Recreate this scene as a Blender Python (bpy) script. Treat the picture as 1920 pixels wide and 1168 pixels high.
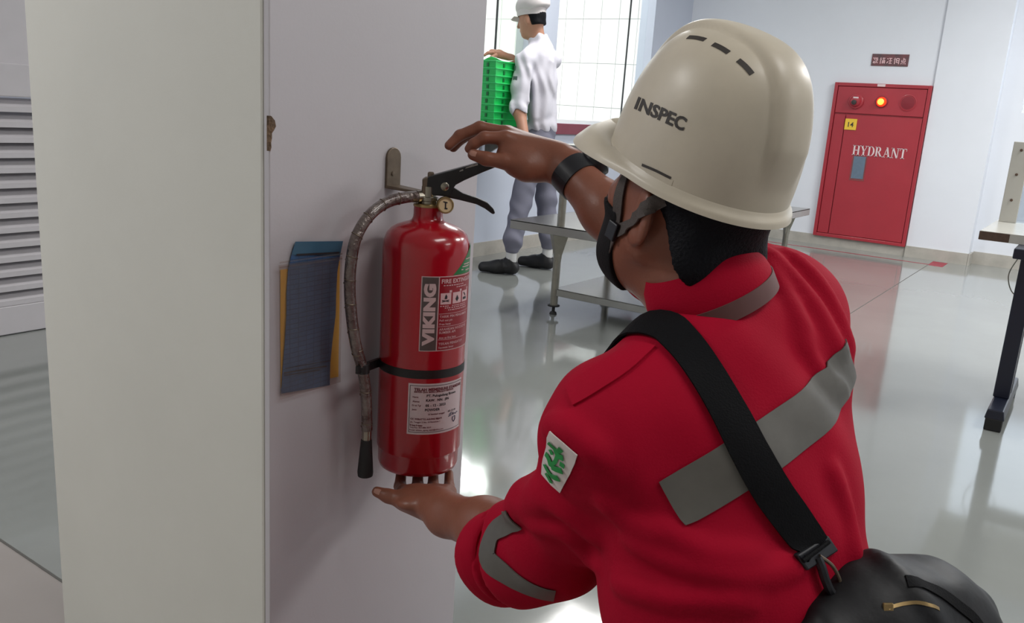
import bpy, math, random
import numpy as np
from mathutils import Vector, Matrix
from mathutils.bvhtree import BVHTree

for o in list(bpy.data.objects):
    bpy.data.objects.remove(o)
scene = bpy.context.scene
COL = scene.collection
rng = random.Random(7)

# ------------------------------------------------------------------ camera
FPX, W, HH = 1599.35, 1920.0, 1168.0
YAW, PITCH, ROLL = [math.radians(v) for v in (33.992, 13.437, 3.8145)]
CAM = np.array([0.0, 0.0, 1.10])
_f = np.array([-math.sin(YAW) * math.cos(PITCH), math.cos(YAW) * math.cos(PITCH), -math.sin(PITCH)])
_r0 = np.array([math.cos(YAW), math.sin(YAW), 0.0])
_u0 = np.cross(_r0, _f)
CR = _r0 * math.cos(ROLL) + _u0 * math.sin(ROLL)
CU = -_r0 * math.sin(ROLL) + _u0 * math.cos(ROLL)
CF = _f
cam_data = bpy.data.cameras.new('camera')
cam_data.sensor_fit = 'HORIZONTAL'
cam_data.sensor_width = 36.0
cam_data.lens = 36.0 * FPX / W
cam_data.clip_start = 0.02
cam = bpy.data.objects.new('camera', cam_data)
COL.objects.link(cam)
cam.matrix_world = Matrix(((CR[0], CU[0], -CF[0], CAM[0]), (CR[1], CU[1], -CF[1], CAM[1]),
                           (CR[2], CU[2], -CF[2], CAM[2]), (0, 0, 0, 1)))
scene.camera = cam

def ray(px, py):
    return CF + CR * ((px - 960) / FPX) - CU * ((py - 584) / FPX)
def P(px, py, d):
    return CAM + ray(px, py) * d
def on_x(px, py, X):
    d = ray(px, py); return CAM + d * ((X - CAM[0]) / d[0])
def on_y(px, py, Y):
    d = ray(px, py); return CAM + d * ((Y - CAM[1]) / d[1])
def on_z(px, py, Z):
    d = ray(px, py); return CAM + d * ((Z - CAM[2]) / d[2])

# ------------------------------------------------------------------ world, exposure
world = bpy.data.worlds.new('daylight'); scene.world = world
world.use_nodes = True
bg = world.node_tree.nodes['Background']
bg.inputs[0].default_value = (0.80, 0.88, 1.0, 1)
bg.inputs[1].default_value = 2.6
vs = scene.view_settings
vs.view_transform = 'Standard'; vs.look = 'None'; vs.gamma = 1.0; vs.use_curve_mapping = False
vs.exposure = -0.1

# ceiling lamps: x, y, power, size along x, size along y
CEIL_Z = 3.05
LAMPS = [(-2.7, -0.9, 66, .6, 1.2), (0.9, 1.0, 26, .6, 1.2), (1.2, 4.2, 84, .6, 1.2), (-2.75, 5.1, 52, .6, 1.2),
         (3.4, 2.0, 40, .6, 1.2), (0.6, 6.6, 104, .6, 1.2)]

# ------------------------------------------------------------------ materials
MATS = {}
def lin(c):
    return tuple(((v / 255.0) / 12.92 if v / 255.0 <= .04045 else ((v / 255.0 + .055) / 1.055) ** 2.4) for v in c)
def mat(name, rgb, rough=.5, metal=0.0, var=0.0, vscale=8.0, bump=0.0, bscale=60.0, spec=.5, coat=0.0,
        emit=None, estr=0.0, sheen=0.0, rgb2=None, coatr=.1, vstretch=None, stops=(.3, .7)):
    m = bpy.data.materials.new(name); m.use_nodes = True
    nt = m.node_tree; b = nt.nodes['Principled BSDF']
    c = lin(rgb)
    b.inputs['Base Color'].default_value = (*c, 1)
    b.inputs['Roughness'].default_value = rough
    b.inputs['Metallic'].default_value = metal
    b.inputs['Specular IOR Level'].default_value = spec
    if coat:
        b.inputs['Coat Weight'].default_value = coat; b.inputs['Coat Roughness'].default_value = coatr
    if sheen:
        b.inputs['Sheen Weight'].default_value = sheen; b.inputs['Sheen Roughness'].default_value = .5
    if emit:
        b.inputs['Emission Color'].default_value = (*lin(emit), 1); b.inputs['Emission Strength'].default_value = estr
    tc = nt.nodes.new('ShaderNodeTexCoord')
    vec = tc.outputs['Object']
    if vstretch:
        mp = nt.nodes.new('ShaderNodeMapping'); mp.inputs['Scale'].default_value = vstretch
        nt.links.new(vec, mp.inputs['Vector']); vec = mp.outputs['Vector']
    if var or rgb2:
        n = nt.nodes.new('ShaderNodeTexNoise'); n.inputs['Scale'].default_value = vscale
        n.inputs['Detail'].default_value = 6; n.inputs['Roughness'].default_value = .6
        nt.links.new(vec, n.inputs['Vector'])
        cr = nt.nodes.new('ShaderNodeValToRGB')
        cr.color_ramp.elements[0].position = stops[0]; cr.color_ramp.elements[1].position = stops[1]
        lo = tuple(max(0, v * (1 - var)) for v in c); hi = tuple(min(1, v * (1 + var)) for v in c)
        if rgb2:
            lo, hi = c, lin(rgb2)
        cr.color_ramp.elements[0].color = (*lo, 1); cr.color_ramp.elements[1].color = (*hi, 1)
        nt.links.new(n.outputs['Fac'], cr.inputs['Fac']); nt.links.new(cr.outputs['Color'], b.inputs['Base Color'])
    if bump:
        n2 = nt.nodes.new('ShaderNodeTexNoise'); n2.inputs['Scale'].default_value = bscale; n2.inputs['Detail'].default_value = 4
        nt.links.new(vec, n2.inputs['Vector'])
        bp = nt.nodes.new('ShaderNodeBump'); bp.inputs['Strength'].default_value = bump; bp.inputs['Distance'].default_value = .01
        nt.links.new(n2.outputs['Fac'], bp.inputs['Height']); nt.links.new(bp.outputs['Normal'], b.inputs['Normal'])
    MATS[name] = m
    return m
def film(name, rgb, clear=.75, rough=.15, tint=(255, 255, 255)):
    """thin clear sheet: mostly see-through, the rest a glossy/diffuse surface"""
    m = bpy.data.materials.new(name); m.use_nodes = True
    nt = m.node_tree; b = nt.nodes['Principled BSDF']; out = nt.nodes['Material Output']
    b.inputs['Base Color'].default_value = (*lin(rgb), 1); b.inputs['Roughness'].default_value = rough
    t = nt.nodes.new('ShaderNodeBsdfTransparent'); t.inputs[0].default_value = (*lin(tint), 1)
    n = nt.nodes.new('ShaderNodeTexNoise'); n.inputs['Scale'].default_value = 30
    bp = nt.nodes.new('ShaderNodeBump'); bp.inputs['Strength'].default_value = .15; bp.inputs['Distance'].default_value = .004
    nt.links.new(n.outputs['Fac'], bp.inputs['Height']); nt.links.new(bp.outputs['Normal'], b.inputs['Normal'])
    mx = nt.nodes.new('ShaderNodeMixShader'); mx.inputs[0].default_value = clear
    nt.links.new(b.outputs[0], mx.inputs[1]); nt.links.new(t.outputs[0], mx.inputs[2]); nt.links.new(mx.outputs[0], out.inputs['Surface'])
    MATS[name] = m
    return m

mat('paint_cream', (208, 207, 199), .55, var=.03, vscale=3, bump=.02, bscale=220)
mat('paint_grey', (186, 182, 186), .5, var=.03, vscale=2.5, bump=.02, bscale=220)
mat('paint_white', (228, 232, 240), .5, var=.02, vscale=2)
mat('paint_sky', (200, 207, 222), .5, var=.02, vscale=2)
mat('ceiling_white', (230, 230, 228), .8, var=.02)
mat('skirting', (176, 172, 164), .35, var=.12, vscale=9)
mat('epoxy', (138, 141, 138), .085, var=.05, vscale=1.6, bump=.03, bscale=5, spec=.8, coat=.0)
mat('epoxy_near', (156, 149, 145), .3, var=.05, vscale=1.6, spec=.5)
mat('joint', (92, 90, 86), .6)
mat('tape_red', (150, 40, 58), .5, var=.15, vscale=20)
mat('maroon', (128, 62, 76), .4, var=.05)
mat('frame_dark', (72, 74, 76), .35, metal=.6)
mat('tile_white', (240, 240, 236), .2, var=.015, vscale=3, spec=.6)
mat('grout', (196, 198, 196), .8)
mat('door_white', (196, 192, 196), .45, var=.03)
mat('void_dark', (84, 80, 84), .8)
mat('plaster_chip', (104, 82, 62), .9, var=.4, vscale=90, bump=.6, bscale=150)
mat('hydrant_red', (166, 46, 58), .4, var=.05, vscale=4, spec=.5, coat=.2)
mat('hydrant_dark', (132, 30, 44), .6)
mat('lens_red', (220, 40, 20), .3, emit=(255, 50, 16), estr=2.2)
mat('lens_core', (255, 160, 60), .3, emit=(255, 140, 50), estr=4.0)
mat('print_white', (226, 206, 208), .5)
mat('print_dark', (52, 46, 46), .5)
mat('sign_dark', (74, 66, 70), .5, rgb2=(124, 70, 74), vscale=18)
mat('sign_glyph', (236, 196, 200), .5)
mat('label_yellow', (236, 196, 62), .5, var=.05)
mat('paper_blue', (104, 134, 160), .4, var=.12, vscale=40)
mat('steel', (172, 170, 164), .24, metal=.95, var=.08, vscale=12, vstretch=(1, 14, 1))
mat('steel_dull', (150, 146, 136), .34, metal=.85, var=.14, vscale=16)
mat('rubber', (26, 25, 26), .6)
mat('table_top', (196, 194, 186), .25, var=.03, spec=.6)
mat('chipboard', (92, 72, 60), .85, var=.2, vscale=60)
mat('navy_metal', (24, 29, 46), .35, spec=.6)
mat('crate_green', (22, 196, 92), .35, var=.05, vscale=30, spec=.5)
mat('plastic_white', (232, 234, 232), .5)
film('window_glass', (226, 232, 234), .92, .04, (250, 252, 252))
film('window_glass_green', (222, 230, 224), .78, .05, (244, 249, 246))
film('sleeve_clear', (196, 186, 184), .93, .18, (244, 240, 238))
film('acrylic', (208, 214, 222), .72, .08, (232, 238, 244))

# ------------------------------------------------------------------ mesh helpers
def V(p): return Vector((float(p[0]), float(p[1]), float(p[2])))
def frame_of(d, hint=(0, 0, 1)):
    d = V(d).normalized(); h = V(hint)
    if abs(d.dot(h)) > .98: h = Vector((1, 0, 0))
    s = d.cross(h).normalized(); t = s.cross(d).normalized()
    return s, t
class MB:
    def __init__(self): self.v, self.f = [], []
    def add(self, vs, fs):
        n = len(self.v); self.v += [tuple(map(float, p)) for p in vs]; self.f += [tuple(i + n for i in q) for q in fs]
        return self
    def hexa(self, p):      # 8 corners, bottom ring then top ring
        return self.add(p, [(0, 3, 2, 1), (4, 5, 6, 7), (0, 1, 5, 4), (1, 2, 6, 5), (2, 3, 7, 6), (3, 0, 4, 7)])
    def box(self, a, b):
        x0, y0, z0 = [min(a[i], b[i]) for i in range(3)]; x1, y1, z1 = [max(a[i], b[i]) for i in range(3)]
        return self.hexa([(x0, y0, z0), (x1, y0, z0), (x1, y1, z0), (x0, y1, z0), (x0, y0, z1), (x1, y0, z1), (x1, y1, z1), (x0, y1, z1)])
    def obox(self, c, ax, ay, az, sx, sy, sz):   # oriented box with half sizes
        c, ax, ay, az = V(c), V(ax).normalized() * sx, V(ay).normalized() * sy, V(az).normalized() * sz
        return self.hexa([c - ax - ay - az, c + ax - ay - az, c + ax + ay - az, c - ax + ay - az,
                          c - ax - ay + az, c + ax - ay + az, c + ax + ay + az, c - ax + ay + az])
    def tube(self, pts, r, n=12, caps=True, flat=1.0, hint=(0, 0, 1)):
        pts = [V(p) for p in pts]; rs = r if isinstance(r, (list, tuple)) else [r] * len(pts)
        vs, fs = [], []; s = None
        for i, p in enumerate(pts):
            d = (pts[min(i + 1, len(pts) - 1)] - pts[max(i - 1, 0)]).normalized()
            if s is None: s, t = frame_of(d, hint)
            else:
                s = (s - d * s.dot(d)).normalized(); t = s.cross(d).normalized()
            for k in range(n):
                a = 2 * math.pi * k / n
                vs.append(p + s * (math.cos(a) * rs[i]) + t * (math.sin(a) * rs[i] * flat))
        for i in range(len(pts) - 1):
            for k in range(n):
                fs.append((i * n + k, i * n + (k + 1) % n, (i + 1) * n + (k + 1) % n, (i + 1) * n + k))
        if caps:
            fs.append(tuple(range(n))[::-1]); fs.append(tuple(range((len(pts) - 1) * n, len(pts) * n)))
        return self.add(vs, fs)
    def lathe(self, prof, c, n=48, axis=(0, 0, 1), caps=True):   # prof: (radius, height)
        c, ax = V(c), V(axis).normalized(); s, t = frame_of(ax, (0, 1, 0) if abs(ax.z) > .9 else (0, 0, 1))
        vs, fs = [], []
        for r, h in prof:
            for k in range(n):
                a = 2 * math.pi * k / n
                vs.append(c + ax * h + s * (math.cos(a) * r) + t * (math.sin(a) * r))
        for i in range(len(prof) - 1):
            for k in range(n):
                fs.append((i * n + k, i * n + (k + 1) % n, (i + 1) * n + (k + 1) % n, (i + 1) * n + k))
        if caps:
            fs.append(tuple(range(n))[::-1]); fs.append(tuple(range((len(prof) - 1) * n, len(prof) * n)))
        return self.add(vs, fs)
    def prism(self, poly, o, ux, uy, depth):   # polygon in (ux, uy) plane, extruded along ux x uy by depth
        o, ux, uy = V(o), V(ux), V(uy); nn = ux.cross(uy).normalized() * depth; n = len(poly)
        a = [o + ux * p[0] + uy * p[1] for p in poly]
        vs = a + [p + nn for p in a]
        fs = [tuple(range(n))[::-1], tuple(range(n, 2 * n))] + [(i, (i + 1) % n, (i + 1) % n + n, i + n) for i in range(n)]
        return self.add(vs, fs)
    def grid(self, rows, closed=False):
        m, n = len(rows), len(rows[0]); vs = [p for r in rows for p in r]; fs = []
        for i in range(m - 1):
            for k in range(n if closed else n - 1):
                fs.append((i * n + k, i * n + (k + 1) % n, (i + 1) * n + (k + 1) % n, (i + 1) * n + k))
        return self.add(vs, fs)
    def slab(self, rows, t):      # grid given thickness along its normals
        m, n = len(rows), len(rows[0]); R = [[V(p) for p in r] for r in rows]; top = []
        for i in range(m):
            row = []
            for k in range(n):
                du = R[i][min(k + 1, n - 1)] - R[i][max(k - 1, 0)]; dv = R[min(i + 1, m - 1)][k] - R[max(i - 1, 0)][k]
                row.append(R[i][k] + du.cross(dv).normalized() * t)
            top.append(row)
        b = len(self.v)
        vs = [p for r in R for p in r] + [p for r in top for p in r]; fs = []; N = m * n
        for i in range(m - 1):
            for k in range(n - 1):
                q = (i * n + k, i * n + k + 1, (i + 1) * n + k + 1, (i + 1) * n + k)
                fs.append(q[::-1]); fs.append(tuple(x + N for x in q))
        for i in range(m - 1):
            for k in (0, n - 1):
                a, c = i * n + k, (i + 1) * n + k; fs.append((a, c, c + N, a + N) if k == 0 else (c, a, a + N, c + N))
        for k in range(n - 1):
            for i in (0, m - 1):
                a, c = i * n + k, i * n + k + 1; fs.append((c, a, a + N, c + N) if i == 0 else (a, c, c + N, a + N))
        return self.add(vs, fs)
    def build(self, name, material, parent=None, smooth=False, bevel=0.0, seg=2, angle=40):
        me = bpy.data.meshes.new(name); me.from_pydata(self.v, [], self.f); me.validate(); me.update()
        import bmesh
        bm = bmesh.new(); bm.from_mesh(me); bmesh.ops.recalc_face_normals(bm, faces=bm.faces); bm.to_mesh(me); bm.free()
        return link(name, me, material, parent, smooth, bevel, seg, angle)
def link(name, me, material, parent=None, smooth=False, bevel=0.0, seg=2, angle=40):
    o = bpy.data.objects.new(name, me); COL.objects.link(o)
    if material: me.materials.append(MATS[material] if isinstance(material, str) else material)
    if smooth:
        me.polygons.foreach_set('use_smooth', [True] * len(me.polygons))
        if angle < 180: me.set_sharp_from_angle(angle=math.radians(angle))
    if bevel:
        md = o.modifiers.new('bevel', 'BEVEL'); md.width = bevel; md.segments = seg; md.limit_method = 'ANGLE'; md.angle_limit = math.radians(35)
    if parent:
        o.parent = parent; o.matrix_parent_inverse = Matrix.Translation(-parent.location)
    return o
def thing(name, loc, label, cat, group=None):
    o = bpy.data.objects.new(name, None); COL.objects.link(o); o.location = tuple(map(float, loc)); o.empty_display_size = .05
    return tag(o, label, cat, group)
def tag(o, label, cat=None, group=None, kind=None):
    if label: o['label'] = label
    if cat: o['category'] = cat
    if group: o['group'] = group
    if kind: o['kind'] = kind
    return o
def struct(o, label=None):
    o['kind'] = 'structure'
    if label: o['label'] = label
    return o
def text2d(body, size, bold=0.0, spacing=1.0, maxlen=0.0):
    """outline lettering as flat triangles: list of 2-D points and faces"""
    cu = bpy.data.curves.new('lettering', 'FONT'); cu.body = body; cu.size = size; cu.offset = bold; cu.space_character = spacing
    cu.resolution_u = 3; cu.fill_mode = 'FRONT'
    ob = bpy.data.objects.new('lettering', cu); COL.objects.link(ob)
    me = bpy.data.meshes.new_from_object(ob.evaluated_get(bpy.context.evaluated_depsgraph_get()))
    pts = [(v.co.x, v.co.y) for v in me.vertices]; fs = [tuple(p.vertices) for p in me.polygons]
    bpy.data.objects.remove(ob); bpy.data.curves.remove(cu)
    if maxlen:
        import bmesh
        bm = bmesh.new(); bm.from_mesh(me); bmesh.ops.remove_doubles(bm, verts=bm.verts, dist=1e-7); bmesh.ops.triangulate(bm, faces=bm.faces)
        for _ in range(4):
            ee = [e for e in bm.edges if e.calc_length() > maxlen]
            if not ee: break
            bmesh.ops.subdivide_edges(bm, edges=ee, cuts=1); bmesh.ops.triangulate(bm, faces=bm.faces)
        bm.to_mesh(me); bm.free()
        pts = [(v.co.x, v.co.y) for v in me.vertices]; fs = [tuple(p.vertices) for p in me.polygons]
    bpy.data.meshes.remove(me)
    if not pts: return pts, fs, 0, 0
    x0 = min(p[0] for p in pts); x1 = max(p[0] for p in pts); y0 = min(p[1] for p in pts); y1 = max(p[1] for p in pts)
    return [(p[0] - x0, p[1] - y0) for p in pts], fs, x1 - x0, y1 - y0
def bez(pts, n=8):
    """smooth curve through points (Catmull-Rom)"""
    pts = [np.array(p, float) for p in pts]; out = []
    for i in range(len(pts) - 1):
        p0, p1, p2, p3 = pts[max(i - 1, 0)], pts[i], pts[i + 1], pts[min(i + 2, len(pts) - 1)]
        for k in range(n):
            t = k / n
            out.append(.5 * ((2 * p1) + (-p0 + p2) * t + (2 * p0 - 5 * p1 + 4 * p2 - p3) * t * t + (-p0 + 3 * p1 - 3 * p2 + p3) * t ** 3))
    return out + [pts[-1]]
# ------------------------------------------------------------------ the room
XW, YB, YR = -3.77, 8.50, 8.66        # window wall, hydrant wall, recessed wall
RX, FY = 5.2, -3.2
S = 0.88                              # near group: depths along the view measured on the extinguisher
YJ = 0.875
def wall_boxes(name, material, boxes, label=None):
    m = MB()
    for a, b in boxes: m.box(a, b)
    return struct(m.build(name, material), label)
fl = struct(MB().box((XW - .15, YJ, -.12), (RX, YR + .2, 0)).build('floor', 'epoxy'), 'glossy grey epoxy floor of the hall')
fl2 = struct(MB().box((XW - .15, FY, -.12), (RX, YJ, 0)).build('floor', 'epoxy_near'), 'matt beige floor beside the pillar')
MB().box((XW, YJ - .003, 0), (RX, YJ + .003, .0012)).build('joint', 'joint', fl)
MB().box((-1.153, YJ, 0), (-1.148, YB - .3, .0012)).build('joint', 'joint', fl)
MB().box((XW + .05, 8.155, 0), (-1.10, 8.185, .0010)).build('tape_line', 'tape_red', fl)
a = on_z(1766, 492, 0)
MB().box((a[0] - .07, 8.12, 0), (a[0] + .05, 8.42, .0011)).build('tape_mark', 'tape_red', fl)
struct(MB().box((XW - 2, FY - .2, CEIL_Z), (RX + .2, YR + .2, CEIL_Z + .1)).build('ceiling', 'ceiling_white'))
# window wall with two openings and the louvred door set in it
W0, W1 = (4.15, 5.62), (5.97, 7.66); SZ, TZ = .998, 2.62
DY0, DY1, DZ = .95, 2.35, 2.06
wl = wall_boxes('wall_left', 'paint_sky', [((XW - .15, FY, 0), (XW, DY0, CEIL_Z)), ((XW - .15, DY0, DZ), (XW, DY1, CEIL_Z)),
    ((XW - .15, DY1, 0), (XW, W0[0], CEIL_Z)), ((XW - .15, W0[0], 0), (XW, W0[1], SZ)), ((XW - .15, W0[0], TZ), (XW, W0[1], CEIL_Z)),
    ((XW - .15, W0[1], 0), (XW, W1[0], CEIL_Z)), ((XW - .15, W1[0], 0), (XW, W1[1], SZ)), ((XW - .15, W1[0], TZ), (XW, W1[1], CEIL_Z)),
    ((XW - .15, W1[1], 0), (XW, YR, CEIL_Z))], 'pale blue wall with the tiled room behind its windows')
wb = wall_boxes('wall_back', 'paint_white', [((XW, YB, 0), (-1.41, YB + .3, CEIL_Z)), ((-1.41, YB - .02, 0), (-.892, YB + .3, CEIL_Z))], 'white wall with the red hydrant cabinet')
a = on_y(1916, 205, YR)
WX0, WX1, WZ0, WZ1 = a[0], 2.4, a[2] - .03, 2.62
wr = wall_boxes('wall_recess', 'paint_white', [((-.892, YR, 0), (WX0, YR + .2, CEIL_Z)), ((WX0, YR, 0), (WX1, YR + .2, WZ0)), ((WX0, YR, WZ1), (WX1, YR + .2, CEIL_Z)),
    ((WX1, YR, 0), (RX, YR + .2, CEIL_Z))], 'set-back white wall behind the laminate table')
wall_boxes('wall_right', 'paint_white', [((RX, FY, 0), (RX + .2, YR, CEIL_Z))])
wall_boxes('wall_front', 'paint_cream', [((XW - .15, FY - .2, 0), (RX + .2, FY, CEIL_Z))])
# skirting
for nm, bx in (('baseboard_left', [((XW, DY1 + .06, 0), (XW + .016, YB, .102))]),
               ('baseboard_back', [((XW, YB - .016, 0), (-1.41, YB, .094)), ((-1.41, YB - .038, 0), (-.892, YB - .02, .102)), ((-.89, YB - .038, 0), (-.874, YR, .102))]),
               ('baseboard_recess', [((-.874, YR - .016, 0), (RX, YR, .11))])):
    wall_boxes(nm, 'skirting', bx)
# maroon sill band under the windows
tag(struct(MB().box((XW, W0[0] - .1, SZ - .088), (XW + .03, W1[1] + .1, SZ)).build('trim_1', 'maroon', bevel=.004)), 'maroon sill band under the windows')
# windows: glass panes and dark mullions
def window(n, y0, y1, bars, panes, label):
    w = struct(MB().box((XW - .10, y0, SZ), (XW - .06, y1, SZ + .03)).build('window_%d' % n, 'plastic_white'), label)
    for y in bars: MB().box((XW - .086, y - .006, SZ + .03), (XW - .074, y + .006, TZ)).build('mullion', 'frame_dark', w)
    for a, b, g in panes: MB().box((XW - .082, a, SZ + .03), (XW - .078, b, TZ)).build('pane', g, w)
    return w
window(1, W1[0], W1[1], [7.31], [(W1[0], 7.298, 'window_glass'), (7.322, W1[1], 'window_glass')], 'bright window onto white tiles right of the worker')
window(2, W0[0], W0[1], [5.26], [(W0[0], 5.248, 'window_glass'), (5.272, W0[1], 'window_glass_green')], 'bright window behind the worker with one greenish pane')
w3 = struct(MB().box((WX0, YR + .05, WZ0), (WX1, YR + .09, WZ0 + .03)).build('window_3', 'plastic_white'), 'daylight window at the right edge')
MB().box((WX0, YR + .05, WZ0 + .03), (WX0 + .03, YR + .09, WZ1)).build('window_frame', 'plastic_white', w3)
MB().box((1.0, YR + .05, WZ0 + .03), (1.04, YR + .09, WZ1)).build('mullion', 'plastic_white', w3)
MB().box((WX0 + .03, YR + .068, WZ0 + .03), (WX1, YR + .073, WZ1)).build('pane', 'window_glass', w3)
# tiled room behind the windows: its end wall faces the hall
YT = 9.10
tw = struct(MB().box((-9.6, YT + .012, 0), (XW - .15, YT + .1, CEIL_Z)).build('wall_tiled', 'grout'), 'white tiled wall seen through the windows')
ja, jb = on_y(1089, 100, YT), on_y(1122, 100, YT); dX = jb[0] - ja[0]
za, zb_, zc = on_y(1109, 35, YT)[2], on_y(1109, 120, YT)[2], on_y(1109, 200, YT)[2]; dZ = (za - zc) / 2
me = None
for i in range(-14, 6):
    for j in range(-2, 4):
        x, z = ja[0] + i * dX, zc + j * dZ
        if x + dX > XW - .15 or z < 0 or z + dZ > CEIL_Z: continue
        if me is None:
            t0 = MB().box((0, 0, 0), (dX - .006, .012, dZ - .006)).build('tile', 'tile_white', tw); me = t0.data; t = t0
        else:
            t = bpy.data.objects.new('tile', me); COL.objects.link(t); t.parent = tw
        t.location = (x, YT + rng.uniform(-.0008, .0008), z); t.matrix_parent_inverse = Matrix()
struct(MB().box((-9.6, 3.0, -.12), (XW - .15, YT, 0)).build('floor', 'tile_white'), 'floor of the tiled room')
wall_boxes('wall_tiled_end', 'tile_white', [((-9.6, 2.9, 0), (-9.5, YT, CEIL_Z)), ((-9.5, 2.9, 0), (XW - .15, 3.0, CEIL_Z))])
struct(MB().box((-9.6, 2.9, CEIL_Z), (XW - 2, YT + .1, CEIL_Z + .1)).build('ceiling', 'ceiling_white'), 'ceiling of the tiled room')
# louvred door
d = struct(MB().box((XW - .06, DY0, 1.008), (XW - .002, DY1, 1.142)).box((XW - .06, DY0, .004), (XW - .002, DY1, .128))
           .box((XW - .06, DY0, .128), (XW - .002, DY0 + .11, 1.008)).box((XW - .06, DY1 - .11, .128), (XW - .002, DY1, 1.008)).build('door_1', 'door_white', bevel=.004), 'white louvred door left of the pillar')
MB().box((XW - .05, DY0, 1.142), (XW - .02, DY1, DZ)).build('upper_panel', 'door_white', d)
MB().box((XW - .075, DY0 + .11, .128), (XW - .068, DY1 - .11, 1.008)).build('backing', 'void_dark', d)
ns = 14
for i in range(ns):
    z = .128 + (i + .5) * .88 / ns
    MB().hexa([(XW - .004, DY0 + .11, z - .030), (XW - .004, DY1 - .11, z - .030), (XW - .062, DY1 - .11, z + .022), (XW - .062, DY0 + .11, z + .022),
               (XW - .004, DY0 + .11, z - .008), (XW - .004, DY1 - .11, z - .008), (XW - .062, DY1 - .11, z + .030), (XW - .062, DY0 + .11, z + .030)]).build('slat', 'door_white', d)
# ceiling lamps
for i, (x, y, p, sx, sy) in enumerate(LAMPS):
    t = thing('ceiling_lamp', (x, y, CEIL_Z), ['ceiling lamp behind and left of the pillar', 'ceiling lamp above the kneeling inspector', 'ceiling lamp over the laminate table',
        'ceiling lamp near the windows of the tiled room', 'ceiling lamp furthest right of the inspector', 'ceiling lamp near the hydrant wall'][i], 'lamp', 'ceiling lamps')
    MB().box((x - sx / 2 - .02, y - sy / 2 - .02, CEIL_Z - .07), (x + sx / 2 + .02, y + sy / 2 + .02, CEIL_Z)).build('housing', 'plastic_white', t, bevel=.006)
    la = bpy.data.lights.new('lamp_light', 'AREA'); la.shape = 'RECTANGLE'; la.size = sx; la.size_y = sy; la.energy = p; la.color = (1, .985, .96)
    lo = bpy.data.objects.new('lamp_light', la); COL.objects.link(lo); lo.parent = t; lo.location = (0, 0, -.08)
la = bpy.data.lights.new('lamp_light', 'AREA'); la.shape = 'RECTANGLE'; la.size = 3.6; la.size_y = .5; la.energy = 150; la.color = (1, 1, .99)
t = thing('ceiling_lamp', (-6.2, 7.2, CEIL_Z), 'long ceiling lamp in the tiled room', 'lamp')
MB().box((-8.1, 6.9, CEIL_Z - .05), (-4.3, 7.5, CEIL_Z)).build('housing', 'plastic_white', t)
lo = bpy.data.objects.new('lamp_light', la); COL.objects.link(lo); lo.parent = t; lo.location = (0, 0, -.06)

# ------------------------------------------------------------------ pillar
PX0, PX1, PY0, PY1 = -1.602, -.961, .7955, 1.281
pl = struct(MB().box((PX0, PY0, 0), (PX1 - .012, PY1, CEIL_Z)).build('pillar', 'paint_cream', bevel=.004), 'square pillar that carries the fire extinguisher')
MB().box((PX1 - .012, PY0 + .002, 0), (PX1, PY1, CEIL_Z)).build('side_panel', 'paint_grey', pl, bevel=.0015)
a, b = on_x(508, 217, PX1), on_x(506, 283, PX1)
zz = np.linspace(b[2], a[2], 9); w = [.001, .003, .0025, .004, .004, .008, .011, .009, .003]
m = MB(); rows = []
for z_, w_ in zip(zz, w): rows.append([(PX1 - .0025, PY0 - .0006, z_), (PX1 + .0010, PY0 + .0004, z_), (PX1 + .0012, PY0 + .0015 + w_ * .5, z_), (PX1 + .0007, PY0 + .002 + w_, z_ + rng.uniform(-.002, .002))])
m.grid(rows).build('plaster_chip', 'plaster_chip', pl)

# ------------------------------------------------------------------ hydrant cabinet
hx0, hx1, hz0, hz1 = -2.250, -1.417, .088, 1.522
hy = YB - .045
hd = thing('hydrant_cabinet', ((hx0 + hx1) / 2, YB, hz0), 'tall red hydrant cabinet on the white wall with HYDRANT lettering', 'hydrant cabinet')
m = MB(); fw = .03
m.box((hx0, hy, hz0), (hx0 + fw, YB, hz1)).box((hx1 - fw, hy, hz0), (hx1, YB, hz1)).box((hx0 + fw, hy, hz0), (hx1 - fw, YB, hz0 + fw)).box((hx0 + fw, hy, hz1 - fw), (hx1 - fw, YB, hz1))
m.box((hx0 + fw, YB - .02, hz0 + fw), (hx1 - fw, YB - .005, hz1 - fw))
m.build('frame', 'hydrant_red', hd, bevel=.003)
zs = on_y(1650, 218, YB)[2]
top = MB().box((hx0 + fw + .004, hy + .008, zs + .012), (hx1 - fw - .004, YB - .02, hz1 - fw - .004)).build('top_panel', 'hydrant_red', hd, bevel=.003)
MB().box((hx0 + fw + .004, hy + .012, hz0 + fw + .004), (hx0 + .135, YB - .02, zs - .004)).build('hinge_strip', 'hydrant_red', hd, bevel=.003)
dr = MB().box((hx0 + .142, hy + .006, hz0 + fw + .004), (hx1 - fw - .004, YB - .02, zs - .004)).build('door', 'hydrant_red', hd, bevel=.003)
c = on_y(1605, 190, hy)
kb = MB().lathe([(.066, 0), (.066, .018), (.058, .024), (.054, .024)], (c[0], hy + .008, c[2]), 32, (0, -1, 0)).build('alarm_ring', 'hydrant_red', hd, True)
MB().lathe([(.052, .006), (.050, .03), (.042, .042), (.018, .046)], (c[0], hy + .008, c[2]), 32, (0, -1, 0)).build('alarm_dome', 'hydrant_red', kb, True)
MB().lathe([(.022, 0), (.022, .056), (.018, .058)], (c[0] - .006, hy + .002, c[2] - .01), 20, (0, -1, 0)).build('alarm_button', 'print_dark', kb, True)
MB().box((c[0] - .02, hy - .038, c[2] + .026), (c[0] + .026, hy - .032, c[2] + .040)).build('plate', 'print_white', kb)
c = on_y(1653, 191, hy)
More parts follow.
